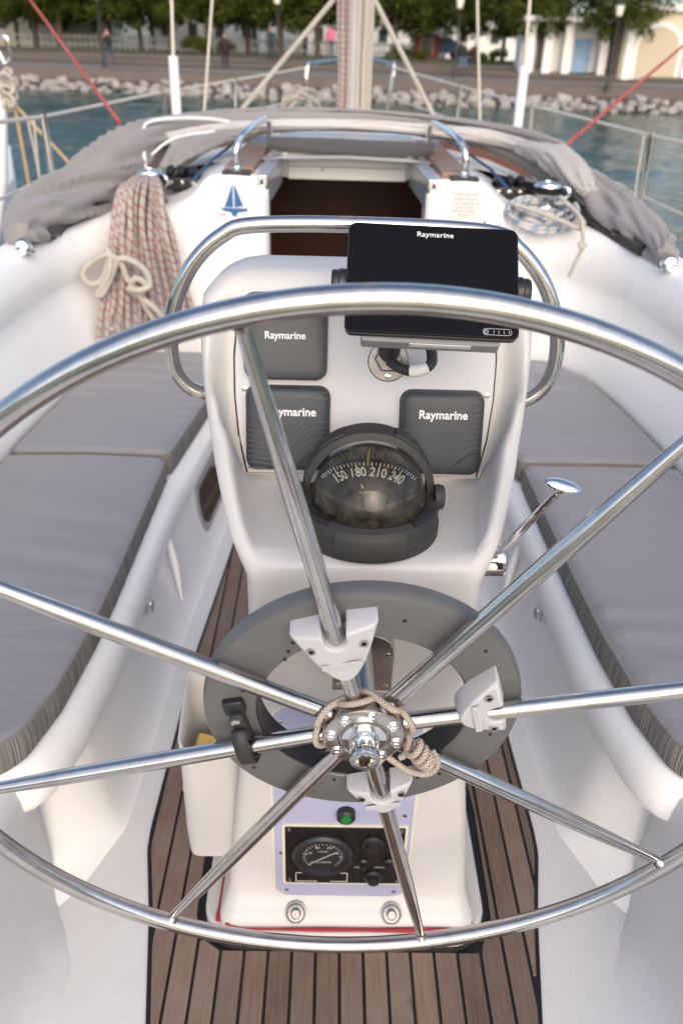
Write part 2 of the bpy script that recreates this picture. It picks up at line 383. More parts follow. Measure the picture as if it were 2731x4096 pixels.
# unseen ridge added behind the helm, a dark band for steel to reflect
P = []
for i in range(97):
    a = math.radians(58+244*i/96); r = 420+60*math.sin(i*.6); h = (34+12*math.sin(i*.47)+8*math.sin(i*1.13))*min(1,.25+min(i,96-i)/14)
    P.append([(r*k*math.sin(a), r*k*math.cos(a), -1.5+h*z) for k, z in ((1,0),(1.02,.25),(1.12,.6),(1.25,.9),(1.4,1.0),(1.9,.8))])
hm = MB(); hm.grid(P); struct('added_hills', hm, simple('added_hill', (.060,.055,.042), .95, 0, 0, .5, .03))
def ysh(x): return 45.6-.158*x
M_earth = simple('bank_earth', (.085,.070,.056), .9, 0, 0, .35, .7, .4, 3, .1)
M_grass = simple('lawn', (.085,.115,.035), .95, 0, 0, .35, .6, .5, 6, .1)
M_path = simple('promenade_concrete', (.165,.155,.145), .85, 0, 0, .15, .6, .2, 6, .02)
M_stone = simple('retaining_wall_stone', (.125,.105,.090), .85, 0, 0, .3, .9, .5, 3, .06)
def strip(name, prof, m, nx=60, x0=-160, x1=160):
    P = []
    for i in range(nx+1):
        x = x0+(x1-x0)*i/nx
        P.append([(x, ysh(x)+t, z+.05*math.sin(x*.9+t)) for t, z in prof])
    mb = MB(); mb.grid(P); return struct(name, mb, m)
g = MB(); P = []
for i in range(61):
    x = -2400+4800*i/60; k = 1 if abs(x) < 400 else 0
    P.append([(x, ysh(max(-300,min(300,x)))+t, z) for t, z in ((-2,-1.5),(0,-1.0),(2.5,-.42),(4.2,-.2),(9,.16),(14,.90),(60,.95),(2500,1.0))])
g.grid(P); struct('ground', g, M_earth)
strip('quay_edge', ((3.6,-.45),(3.7,.20),(4.6,.26),(4.7,-.2)), M_stone)
strip('path', ((4.68,.10),(4.72,.30),(8.2,.34),(8.3,.1)), M_path)
strip('bank', ((8.2,.2),(8.6,.50),(11.5,.86),(13.5,1.02),(14.5,.9)), M_earth)
strip('lawn', ((13.2,.90),(14,1.05),(30,1.08),(46,1.10)), M_grass)
# low terrace walls stepping up the bank
for k, (t, z) in enumerate(((8.9,.50),(10.6,.72))):
    strip('terrace_wall', ((t,z-.3),(t+.02,z+.16),(t+.35,z+.17),(t+.38,z-.2)), M_stone)
# --- riprap rocks
M_rock = simple('pale_limestone', (.34,.315,.29), .85, 0, 0, .3, .9, .5, 4, .06)
rocks = []
for k in range(6):
    b = bmesh.new(); bmesh.ops.create_icosphere(b, subdivisions=2, radius=.5)
    for vv in b.verts:
        p = vv.co.copy(); s = 1+.28*math.sin(p.x*7+k*2.1)*math.sin(p.y*6.3+k)+.2*math.sin(p.z*8+k*1.3)
        q = p*s; q = Vector([max(-.30-.03*k, min(.30+.02*k, c)) for c in q]); vv.co = Vector((q.x*1.15, q.y*.9, q.z*.82))
    me = bpy.data.meshes.new('riprap_rock'); b.to_mesh(me); b.free(); me.materials.append(M_rock)
    me.polygons.foreach_set('use_smooth', [True]*len(me.polygons)); me.set_sharp_from_angle(angle=math.radians(28)); rocks.append(me)
for row, (t, z) in enumerate(((.1,-.74),(.8,-.58),(1.6,-.42))):
    x = -24.0+.3*row
    while x < 24:
        s = random.uniform(.40, .78)
        o = bpy.data.objects.new('riprap_rock', random.choice(rocks)); C.objects.link(o)
        o.location = (x, ysh(x)+t+random.uniform(-.3,.3), z+random.uniform(-.14,.16)); o.scale = (s*random.uniform(.8,1.3), s, s*random.uniform(.75,1.1))
        o.rotation_euler = (random.uniform(-.4,.4), random.uniform(-.4,.4), random.uniform(0,6.28))
        tag(o, 'pale rough boulder in the rock edging along the far waterline', 'rock', 'riprap rocks along the shore')
        x += s*random.uniform(.85, 1.15)
# --- trees
def m_leaf():
    m = bpy.data.materials.new('tree_leaf'); m.use_nodes = True; n = m.node_tree; n.nodes.clear()
    out = n.nodes.new('ShaderNodeOutputMaterial'); d = n.nodes.new('ShaderNodeBsdfDiffuse'); t = n.nodes.new('ShaderNodeBsdfTranslucent'); mx = n.nodes.new('ShaderNodeMixShader'); mx.inputs[0].default_value = .35
    ge = n.nodes.new('ShaderNodeNewGeometry'); col = mixc(n, ge.outputs['Random Per Island'], (.034,.054,.014), (.120,.138,.034))
    n.links.new(col, d.inputs[0]); t.inputs[0].default_value = (.16,.17,.03,1)
    n.links.new(d.outputs[0], mx.inputs[1]); n.links.new(t.outputs[0], mx.inputs[2]); n.links.new(mx.outputs[0], out.inputs[0]); return m
M_leaf = m_leaf(); M_bark = simple('bark', (.085,.062,.045), .9, 0, 0, .3, 6, .5, 20, .03)
def leaves(centres, rad, per, size):
    v = []; f = []
    for c, r in zip(centres, rad):
        u = RNG.normal(size=(per,3)); u /= np.linalg.norm(u, axis=1)[:,None]; p = np.array(c)+u*(r*RNG.random((per,1))**.45)*np.array([1,1,.8])
        a = RNG.normal(size=(per,3)); a /= np.linalg.norm(a, axis=1)[:,None]; b2 = np.cross(a, u); b2 /= np.linalg.norm(b2, axis=1)[:,None]+1e-6
        s = size*(.6+.8*RNG.random((per,1)))
        q = np.stack([p-a*s*.5, p+b2*s*.32, p+a*s*.5, p-b2*s*.32], 1).reshape(-1,3)
        n0 = len(v); v += [tuple(x) for x in q.tolist()]; f += [(n0+4*i, n0+4*i+1, n0+4*i+2, n0+4*i+3) for i in range(per)]
    mb = MB(); mb.v = v; mb.f = f; return mb
def tree_meshes(seed, H, R, zb):
    rr = random.Random(seed); cs = []; rs = []
    for k in range(70):
        a = rr.uniform(0, 6.28); q = rr.random()**.5; z = rr.uniform(zb, H); sh = max(.55, 1-((z-(zb+H)*.46)/((H-zb)*.75))**2)
        cs.append((R*q*sh*math.cos(a), R*q*sh*math.sin(a), z)); rs.append(rr.uniform(.55, 1.05))
    crown = mesh_from('crown', leaves(cs, rs, 125, .25))
    t = MB(); t.tube(cr([(0,0,-.2),(.05,.02,zb*.6),(-.05,.06,zb+.6),(.05,0,H*.7)], 4), [.20,.19,.18,.17,.165,.16,.15,.14,.13,.11,.08,.06,.04], 8)
    for k in range(5):
        a = k*1.256+rr.uniform(-.3,.3); z = zb*.8+.25*k
        t.tube(cr([(0,0,z),(.5*math.cos(a),.5*math.sin(a),z+.55),(1.2*math.cos(a),1.2*math.sin(a),z+1.2)], 4), [.09,.085,.08,.07,.06,.055,.05,.04,.03], 6)
    return crown, mesh_from('trunk', t)
variants = [tree_meshes(s, H, R, zb) for s, H, R, zb in ((1,6.6,2.5,2.0),(2,6.2,2.6,1.8),(3,6.9,2.4,2.05),(4,5.9,2.3,1.85))]
def plant_tree(x, t, k, sc, label, grp='trees along the promenade'):
    cm, tm = variants[k]; e = thing('shade_tree', label, 'tree', (x, ysh(x)+t, 1.02), grp)
    for nm, me, m in (('trunk', tm, M_bark), ('crown', cm, M_leaf)):
        if not me.materials: me.materials.append(m)
        o = bpy.data.objects.new(nm, me); C.objects.link(o); o.parent = e; o.scale = (sc, sc, sc); o.rotation_euler = (0,0,x*1.7)
xs = [-27,-23.9,-21.2,-18.6,-16.1,-13.6,-11.0,-8.6,-6.1,-3.7,-1.3,1.2,3.6,5.9,8.2,10.3,12.3]
ORD = 'first second third fourth fifth sixth seventh eighth ninth tenth eleventh twelfth thirteenth fourteenth fifteenth sixteenth seventeenth'.split()
for i, x in enumerate(xs):
    plant_tree(x, 15.2+(i % 3)*1.4, i % 4, (1.0,.95,1.05,1.08)[i % 4] if x < 8 else .86, 'leafy round-crowned shade tree, %s from the left in the front row on the lawn' % ORD[i])
plant_tree(15.4, 8.9, 1, .90, 'leafy shade tree standing in front of the arched cream building at right', 'trees along the promenade')
plant_tree(11.4, 9.6, 3, .86, 'leafy shade tree standing in front of the white pavilion', 'trees along the promenade')
for i, x in enumerate((-25,-22,-17.5,-14.6,-9.8,-6.4,-2.4,2.3,6.9)):
    plant_tree(x, 25+(i % 2)*2, (i+2) % 4, 1.08, 'leafy shade tree, %s from the left in the second row behind the promenade trees' % ORD[i])
M_hedge = M_leaf
for i, (x, t, h, w) in enumerate(((-9.6,15.2,.75,1.0),(-7.9,15.4,.8,1.1),(4.4,15,.55,1.2),(9.3,15,.5,1.2))):
    cs = [(x+random.uniform(-w,w), ysh(x)+t+random.uniform(-.3,.3), 1.1+random.uniform(.1,h)) for _ in range(12)]
    e = thing('low_shrub', ('low clipped dark shrub left of centre under the trees','low dark shrub next to the clipped one under the trees','low green shrub beside the red kiosk','low green shrub near the white pavilion')[i], 'shrub', (x, ysh(x)+t, 1.05), 'shrubs on the lawn')
    obj('foliage', leaves(cs, [.35]*12, 90, .16), M_leaf, e, smooth=0)
    st = MB(); st.tube([(x, ysh(x)+t, .95),(x, ysh(x)+t, 1.5)], [.04,.02], 6); obj('stem', st, M_bark, e)
# --- buildings
M_bw = simple('white_render', (.82,.80,.76), .8, 0, 0, .06, .5); M_cream = simple('cream_render', (.62,.54,.40), .8, 0, 0, .08, .5)
M_bbl = simple('blue_door_paint', (.24,.40,.58), .5, 0, 0, .08, 2); M_brd = simple('red_kiosk_paint', (.45,.09,.06), .6, 0, 0, .1, 2)
M_win = simple('window_glass', (.05,.06,.07), .15); M_roof = simple('clay_roof', (.34,.15,.09), .8, 0, 0, .2, 2)
def arch_poly(w, h, n=10):
    return [(-w/2,0),(w/2,0)]+[(w/2*math.cos(PI*k/n), h-w/2+w/2*math.sin(PI*k/n)) for k in range(n+1)]
def house(x, y, w, h, z0, m, label, cat='building', nwin=3, roof=None, group=None, dep=4):
    e = thing('low_building', label, cat, (x, y, z0), group)
    a = MB(); a.box((x, y+dep/2, z0+h/2), (w, dep, h)); obj('wall', a, m, e, smooth=0)
    r = MB(); r.prism([(-w/2-.2,-.2),(w/2+.2,-.2),(w/2+.2,dep+.2),(-w/2-.2,dep+.2)], 0, .22, Matrix.Translation((x, y, z0+h))); obj('roof', r, roof or M_bw, e, smooth=0)
    for i in range(nwin):
        xx = x-w/2+w*(i+.5)/nwin; q = MB(); q.box((xx, y-.02, z0+h*.55), (.9,.08,1.1)); f = obj('window', q, M_bw, e, smooth=0)
        q = MB(); q.box((xx, y-.05, z0+h*.55), (.76,.06,.96)); obj('pane', q, M_win, f, smooth=0)
house(-23.5, 78, 10, 3.2, 1.0, M_cream, 'low cream building behind the trees at far left', nwin=4)
house(-11, 80, 9, 3.0, 1.0, M_bw, 'low white building behind the trees left of the mast', nwin=4)
house(2.5, 82, 11, 3.0, 1.0, M_bw, 'low white building behind the trees beside the mast', nwin=4)
house(13.2, 80, 8, 3.2, 1.0, M_bw, 'low white building behind the trees right of the red kiosk', nwin=3, roof=M_roof)
house(6.2, 66, 1.7, 1.5, 1.05, M_brd, 'small red kiosk under the trees right of the mast', 'kiosk', nwin=1, dep=1.6)
# white pavilion with square columns and a blue door
e = thing('white_pavilion', 'white pavilion with square columns and a pale blue door at right', 'pavilion', (12.6,53.4,.55))
a = MB(); a.box((12.7,54.6,1.85), (4.6,1.6,2.6)); obj('wall', a, M_bw, e, smooth=0)
a = MB(); a.box((12.7,54.0,3.28), (5.0,3.0,.24)); obj('roof', a, M_bw, e, smooth=0)
for xx in (10.75,11.75,12.85,14.9):
    a = MB(); a.box((xx,53.1,1.85), (.44,.44,2.6)); obj('column', a, M_bw, e, smooth=0)
a = MB(); a.box((13.9,53.76,1.45), (.95,.1,1.9)); d = obj('door', a, M_bbl, e, smooth=0)
a = MB(); a.box((14.25,53.69,1.4), (.05,.05,.16)); obj('handle', a, M_win, d, smooth=0)
# beige arched building
e = thing('arched_building', 'cream building with rounded white-trimmed arches at the right edge', 'building', (19,52,.4))
a = MB(); a.box((21.6,54.0,2.1), (12.0,4.0,3.4)); obj('wall', a, M_cream, e, smooth=0)
a = MB(); a.box((21.6,53.9,3.95), (12.4,4.4,.34)); obj('cornice', a, M_bw, e, smooth=0)
for xx in (17.6,20.9,24.2):
    F = frame((xx,51.99,.4), (1,0,0), (0,0,1)); q = MB(); q.prism(arch_poly(2.7,2.9), 0, .08, F); ar = obj('arch', q, M_bw, e, smooth=0)
    q = MB(); q.prism(arch_poly(2.25,2.66), .07, .14, F); obj('door', q, simple('cream_shutter', (.50,.43,.30), .7), ar, smooth=0)
for xx in (15.95,19.25,22.55):
    a = MB(); a.box((xx,51.9,2.1), (.42,.3,3.4)); obj('pilaster', a, M_bw, e, smooth=0)
# picket fence behind the first trees
e = thing('picket_fence', 'pale picket fence running along the lawn under the trees', 'fence', (-11,67,1.05))
pk = MB(); pk.box((0,0,.5), (.10,.04,1.0)); pm = mesh_from('picket', pk); pm.materials.append(M_bw)
for k in range(70):
    x = -24+.42*k; o = bpy.data.objects.new('picket', pm); C.objects.link(o); o.parent = e; o.location = (x+11, ysh(x)+21.5-67, 0)
for z in (.3,.8):
    a = MB(); a.add([(-24, ysh(-24)+21.56, 1.02+z),(5.2, ysh(5.2)+21.56, 1.02+z),(5.2, ysh(5.2)+21.56, 1.12+z),(-24, ysh(-24)+21.56, 1.12+z),(-24, ysh(-24)+21.62, 1.02+z),(5.2, ysh(5.2)+21.62, 1.02+z),(5.2, ysh(5.2)+21.62, 1.12+z),(-24, ysh(-24)+21.62, 1.12+z)],
        [(0,1,2,3),(4,7,6,5),(0,4,5,1),(3,2,6,7),(0,3,7,4),(1,5,6,2)]); obj('rail', a, M_bw, e, smooth=0)
# lamp posts
M_post = simple('lamp_post_iron', (.05,.055,.05), .5, .3, 0, .2, 5); M_lampg = simple('lamp_glass', (.75,.70,.58), .3, 0, 0, .05)
def lamp(x, y, z, lab):
    e = thing('street_lamp', lab, 'street lamp', (x,y,z), 'lamp posts along the promenade')
    a = MB(); a.lathe([(.13,0),(.13,.25),(.09,.3),(.075,.5),(.05,2.2),(.045,3.1),(.08,3.15)], 10, Matrix.Translation((x,y,z))); obj('post', a, M_post, e)
    a = MB(); a.lathe([(.07,3.15),(.15,3.2),(.21,3.62),(.20,3.64)], 8, Matrix.Translation((x,y,z))); obj('lantern', a, M_lampg, e)
    a = MB(); a.lathe([(.24,3.64),(.14,3.78),(.03,3.84),(.02,3.95)], 8, Matrix.Translation((x,y,z))); obj('lantern_cap', a, M_post, e)
lamp(13.65,46.9,.1,'lamp post at right in front of the white pavilion')
lamp(-13.0,52.3,.36,'lamp post beside the standing person at left'); lamp(-3.3,51.8,.36,'lamp post just left of the mast'); lamp(6.3,50.4,.36,'lamp post beside the seated couple')
# --- people on the promenade
def m_person(name, hair, top, legs, shoe):
    m, n, b = newmat(name); tc = N(n, 'ShaderNodeTexCoord'); sp = N(n, 'ShaderNodeSeparateXYZ'); n.links.new(tc.outputs['Object'], sp.inputs[0])
    dv = N(n, 'ShaderNodeMath', operation='DIVIDE'); dv.inputs[1].default_value = 1.8; n.links.new(sp.outputs[2], dv.inputs[0])
    r = N(n, 'ShaderNodeValToRGB'); r.color_ramp.interpolation = 'CONSTANT'; el = r.color_ramp.elements
    el[0].position = 0; el[0].color = rgb(shoe); el[1].position = .05; el[1].color = rgb(legs)
    for p, c in ((.52, top), (.83, (.42,.25,.18)), (.935, hair)): q = el.new(p); q.color = rgb(c)
    n.links.new(dv.outputs[0], r.inputs[0]); n.links.new(r.outputs[0], b.inputs['Base Color']); b.inputs['Roughness'].default_value = .85; return m
def person(x, y, z, rz, pose, m, label, s=1.0):
    J = {'pel':((0,0,.95),.145),'waist':((0,0,1.1),.13),'chest':((0,0,1.3),.16),'neck':((0,0,1.47),.06),'chin':((0,.02,1.55),.075),'head':((0,.01,1.65),.10),'crown':((0,0,1.74),.07)}
    E = [('pel','waist'),('waist','chest'),('chest','neck'),('neck','chin'),('chin','head'),('head','crown')]
    for sd, k in ((-1,'l'),(1,'r')):
        st = .16*sd if pose == 'walk' else .03*sd
        J['sh'+k] = ((.18*sd,0,1.40),.065); J['el'+k] = ((.24*sd,-st,1.14),.05); J['wr'+k] = ((.24*sd,.08-st*1.6,.90),.038); J['ha'+k] = ((.235*sd,.10-st*1.7,.81),.035)
        if pose == 'sit':
            J['hip'+k] = ((.10*sd,.03,.92),.10); J['kn'+k] = ((.13*sd,.44,.93),.075); J['an'+k] = ((.13*sd,.46,.52),.05); J['to'+k] = ((.14*sd,.60,.49),.04)
            J['el'+k] = ((.25*sd,.05,1.14),.05); J['wr'+k] = ((.18*sd,.26,1.05),.038); J['ha'+k] = ((.15*sd,.34,1.03),.035)
        else:
            J['hip'+k] = ((.10*sd,0,.88),.10); J['kn'+k] = ((.11*sd,st+.03,.49),.07); J['an'+k] = ((.11*sd,st*1.5-.02,.09),.048); J['to'+k] = ((.12*sd,st*1.5+.14,.04),.04)
        E += [('chest','sh'+k),('sh'+k,'el'+k),('el'+k,'wr'+k),('wr'+k,'ha'+k),('pel','hip'+k),('hip'+k,'kn'+k),('kn'+k,'an'+k),('an'+k,'to'+k)]
    names = list(J); dz = -.45 if pose == 'sit' else 0
    me = bpy.data.meshes.new('person'); me.from_pydata([J[q][0] for q in names], [(names.index(a), names.index(b)) for a, b in E], [])
    o = bpy.data.objects.new('person', me); C.objects.link(o)
    sk = o.modifiers.new('skin', 'SKIN'); sk.use_smooth_shade = True
    me.skin_vertices.new() if not me.skin_vertices else None
    for i, q in enumerate(names): me.skin_vertices[0].data[i].radius = (J[q][1],)*2; me.skin_vertices[0].data[i].use_root = (q == 'pel')
    q = o.modifiers.new('sub', 'SUBSURF'); q.levels = 1; q.render_levels = 1
    dg = bpy.context.evaluated_depsgraph_get(); dg.update(); nm = bpy.data.meshes.new_from_object(o.evaluated_get(dg)); bpy.data.objects.remove(o)
    nm.materials.clear(); nm.materials.append(m); nm.polygons.foreach_set('use_smooth', [True]*len(nm.polygons))
    o = bpy.data.objects.new('person', nm); C.objects.link(o); o.location = (x,y,z+dz*s); o.rotation_euler = (0,0,rz); o.scale = (s,s,s)
    return tag(o, label, 'person')
K = (.02,.015,.012)
person(-12.6,52.2,.37,2.6,'walk',m_person('clothes_a',K,(.015,.015,.02),(.05,.07,.13),K),'person in a dark jacket and jeans walking on the path at left')
person(-6.2,52.0,.40,PI,'stand',m_person('clothes_b',K,(.03,.012,.012),(.012,.012,.014),K),'person in dark clothes standing on the path left of the mast')
person(-3.9,55.5,.80,PI,'stand',m_person('clothes_c',K,(.02,.03,.04),(.02,.02,.025),K),'person in dark clothes beside the lamp post left of the mast')
person(-.45,57.5,1.05,PI,'walk',m_person('clothes_d',K,(.60,.12,.22),(.10,.09,.10),K),'person in a pink top walking under the trees beside the mast')
person(6.95,52.6,.82,PI,'sit',m_person('clothes_e',K,(.02,.02,.025),(.12,.19,.34),(.5,.5,.5)),'seated person in dark top and pale jeans, left of the couple on the wall')
person(7.6,52.5,.82,PI-.2,'sit',m_person('clothes_f',K,(.05,.015,.02),(.03,.035,.05),K),'seated person in dark trousers, right of the couple on the wall')
person(-14.6,60.2,1.05,1.2,'walk',m_person('clothes_g',K,(.55,.25,.25),(.3,.25,.22),K),'small child in a pink shirt under the trees at left', .72)
# --- parked car far under the trees
def car(x, y, z, m, label):
    e = thing('parked_car', label, 'car', (x,y,z))
    prof = [(-2.0,.35),(-2.05,.7),(-1.9,.9),(-1.2,.98),(-.7,1.42),(.8,1.45),(1.5,1.0),(2.0,.92),(2.05,.4)]
    P = []
    for yy, k in ((-.82,.92),(-.76,1.0),(.76,1.0),(.82,.92)): P.append([(x+px, y+yy*(1-.12*(pz > 1.05)), z+.3+(pz-.3)*k) for px, pz in prof])
    b = MB(); b.grid(P); b.f.append(tuple(range(len(prof)))); b.f.append(tuple(range(3*len(prof), 4*len(prof)))[::-1]); obj('body', b, m, e, smooth=25)
    w = MB(); w.prism([(-1.0,1.0),(1.3,1.02),(.75,1.38),(-.62,1.36)], .80, .81, frame((x,y,z), (1,0,0), (0,0,1))); obj('window', w, M_win, e, smooth=0)
    for wx in (-1.3,1.3):
        for wy in (-.76,.76):
            w = MB(); w.lathe([(.1,-.1),(.32,-.1),(.33,0),(.32,.1),(.1,.1)], 14, axis_frame((x+wx,y+wy,z+.33), (0,1,0))); obj('wheel', w, M_caulk, e)
car(7.4,70,1.08,simple('car_paint_blue', (.07,.12,.19), .3, .2, .5, .05),'blue-grey car parked under the trees beside the red kiosk')
# ================================================================== the sailing boat
boat = thing('sailboat', 'white sailing yacht seen from its helm, with teak cockpit sole and grey canvas', 'sailboat', (0,3,-.75))
# hull and deck
GW = [(-1.2,1.15,.60),(.4,1.36,.60),(2,1.47,.61),(3,1.50,.62),(4.4,1.49,.64),(5.8,1.40,.67),(6.8,1.27,.70),(8,.98,.76),(9.3,.52,.84),(10.3,.05,.92)]
gw = cr([(x,y,z) for y, x, z in GW], 5)
P = []
for p in gw:
    P.append([(s*p.x*k, p.y-(.0 if k == 1 else .0), z) for s, k, z in ((-1,.55,-1.1),(-1,.90,-.7),(-1,.985,-.1),(-1,1,p.z-.03),(-1,1,p.z))]+[(s*p.x*k, p.y, z) for s, k, z in ((1,1,p.z),(1,1,p.z-.03),(1,.985,-.1),(1,.90,-.7),(1,.55,-1.1))])
h = MB(); h.grid([r[:5] for r in P]); h.grid([r[5:] for r in P]); obj('hull', h, M_gel, boat)
for s in (-1, 1):
    d = MB(); rows = []
    for p in gw:
        xi = lerpt([(-1.2,1.0),(2,1.18),(3,1.12),(3.5,.9),(6.0,.55),(7.6,.35),(8.2,0.0),(11,0)], p.y); xi = min(xi, p.x*.98)
        rows.append([(s*(xi+(p.x-xi)*k), p.y, p.z+.03*(1-k)) for k in (0,.33,.66,.97,1)])
    d.grid(rows); obj('side_deck', d, M_floor, boat)
    t = MB(); t.tube([(s*(p.x-.015), p.y, p.z+.012) for p in gw], .014, 8); obj('toe_rail', t, M_teakv, boat)
# cockpit sole
s_ = MB(); s_.add([(-1.0,-.6,-.006),(1.0,-.6,-.006),(1.0,3.25,-.006),(-1.0,3.25,-.006)], [(0,1,2,3)]); obj('sole', s_, M_floor, boat, smooth=0)
# teak inlay: caulk bed and single planks
TE = [(.3,.27),(.825,.350),(1.035,.386),(1.19,.420),(1.25,.423),(1.48,.419),(1.85,.415),(2.24,.387),(3.12,.33)]
CUT = [(.967,.235),(.985,.268),(1.03,.283),(1.30,.288),(1.56,.27)]     # pedestal cut-out half width
def te(y): return lerpt(TE, y)
bed = MB(); ys = [.3+.02*i for i in range(142)]
bed.grid([[(-te(y),y,-.002),(te(y),y,-.002)] for y in ys])
tk = obj('teak_sole', bed, M_caulk, boat, smooth=0)
PW, SEAM = .0449, .0058
for k in range(-10, 10):
    xa, xb = -.010+k*PW+SEAM/2, -.010+(k+1)*PW-SEAM/2
    runs = [[]]
    for y in ys:
        e = te(y)-.009; cw = lerpt(CUT, y)+.008 if .966 < y < 1.56 else 0
        l, r = max(xa, -e), min(xb, e)
        if cw:
            if xa > 0 or (xa+xb) > 0: l = max(l, cw)
            else: r = min(r, -cw)
        if r-l > .003: runs[-1].append((y, l, r))
        elif runs[-1]: runs.append([])
    for run in runs:
        if len(run) < 4: continue
        keep = [run[0]]+[q for i, q in enumerate(run[1:-1], 1) if i % 4 == 0 or abs(run[i+1][1]-2*q[1]+run[i-1][1]) > 2e-4 or abs(run[i+1][2]-2*q[2]+run[i-1][2]) > 2e-4]+[run[-1]]
        m = MB(); z1 = .0035+random.uniform(-.0004,.0004)
        m.grid([[(l,y,-.003),(l,y,z1-.0006),(l+.0006,y,z1),(r-.0006,y,z1),(r,y,z1-.0006),(r,y,-.003)] for y, l, r in keep])
        b0 = m.v[:6]; n = len(m.v); m.f += [(0,1,2,3,4,5)[::-1], tuple(range(n-6, n))]
        obj('plank', m, M_teak, tk, smooth=30)
# benches
BI = [(1.035,.64),(1.045,.600),(1.06,.572),(1.09,.550),(1.14,.534),(1.22,.520),(1.4,.503),(1.9,.498),(2.15,.492),(2.4,.468),(2.7,.445),(3.22,.40)]
BASE = [(.90,.66),(1.0,.60),(1.1,.53),(1.25,.475),(1.5,.462),(1.9,.455),(2.3,.425),(3.22,.365)]
yst = [1.035,1.04,1.045,1.052,1.06,1.075,1.09,1.115,1.14,1.150,1.165,1.18,1.20,1.22,1.245,1.27,1.3,1.4,1.6,1.8,1.9,2.0,2.15,2.28,2.4,2.55,2.7,2.95,3.22]
for s in (-1, 1):
    rows = []
    for y in yst:
        xi, xb = lerpt(BI, y), lerpt(BASE, y); rz = xi+.017
        sec = [(xb,-.008),(xb+.012,.006),(xb+.024,.03),(min(rz-.004,xb+.034),.07),(rz-.002,.21),(rz,.254),(rz-.001,.260),(rz-.008,.264),(xi+.004,.268),(xi-.002,.277),(xi-.005,.295),(xi-.003,.32),(xi+.006,.345),(xi+.022,.363),(xi+.045,.371),(xi+.09,.373),(1.06,.373)]
        if y < 1.27: sec = [(min(.84, x+.26*((1.27-y)/.2)**2*(k_/6)**1.2), z) if k_ < 7 else (x, z) for k_, (x, z) in enumerate(sec)]
        rows.append([(s*x, y, z) for x, z in sec])
    b = MB(); b.grid(rows)
    n = len(rows[0]); b.f.append(tuple(range(n)) if s < 0 else tuple(range(n))[::-1])
    bn = obj('bench', b, M_gel, boat, smooth=50)
    # locker latch
    L = MB(); yl, xl, zl = 1.72, lerpt(BI,1.72)+.006, .275
    L.box((s*(xl+.0), yl, zl-.012), (.010,.034,.062)); L.box((s*(xl-.010), yl, zl-.022), (.016,.026,.030)); obj('latch', L, M_chrome, bn, bevel=.002)
    # moulded drain rib beside the locker
    L = MB(); yy = 2.02; xr = lerpt(BI,yy)+.008
    L.tube([(s*xr, yy, .27),(s*(xr-.018), yy-.01,.19),(s*(lerpt(BASE,yy)+.026), yy-.02, .07)], [.009,.011,.003], 10); obj('rib', L, M_gel, bn)
# portlight in the left bench front
F = frame((-.457,2.64,.155), (.075,1,0), (-.17,0,1)); 
q = MB(); q.prism(rrect(.56,.19,.07), -.004, .010, F); pf = obj('portlight', q, M_frameg, boat, smooth=30, bevel=.003)
q = MB(); q.prism(rrect(.50,.135,.05), .009, .0125, F); obj('pane', q, M_glassdark, pf, smooth=30)
# coamings sweeping into the cabin bulkhead
BOT = [(.31,3.20,.365),(.45,3.20,.365),(.60,3.19,.365),(.75,3.16,.365),(.87,3.07,.365),(.945,2.85,.365),(.99,2.4,.365),(1.005,2.0,.365),(1.015,1.5,.365),(1.02,1.0,.365),(1.02,.3,.365)]
TOP = [(.31,3.20,1.075),(.485,3.20,1.075),(.575,3.21,.985),(.70,3.195,.935),(.86,3.11,.925),(.985,2.88,.915),(1.045,2.5,.89),(1.075,2.05,.865),(1.095,1.5,.84),(1.105,1.0,.82),(1.105,.3,.81)]
OU1 = [(.31,3.235,1.090),(.49,3.235,1.090),(.60,3.27,1.005),(.72,3.28,.965),(.92,3.21,.952),(1.075,2.93,.938),(1.135,2.5,.905),(1.165,2.05,.88),(1.185,1.5,.855),(1.195,1.0,.835),(1.195,.3,.825)]
OU2 = [(.31,3.6,1.095),(.50,3.6,1.095),(.66,3.6,1.02),(.84,3.6,.965),(1.03,3.45,.90),(1.165,3.0,.80),(1.205,2.5,.70),(1.235,2.05,.66),(1.255,1.5,.64),(1.265,1.0,.63),(1.265,.3,.62)]
OU3 = [(a+.01 if i > 4 else a, b+(.02 if i < 5 else 0), c-.1 if i > 3 else c-.02) for i, (a, b, c) in enumerate(OU2)]
cs = [cr(q, 6) for q in (BOT, TOP, OU1, OU2, OU3)]
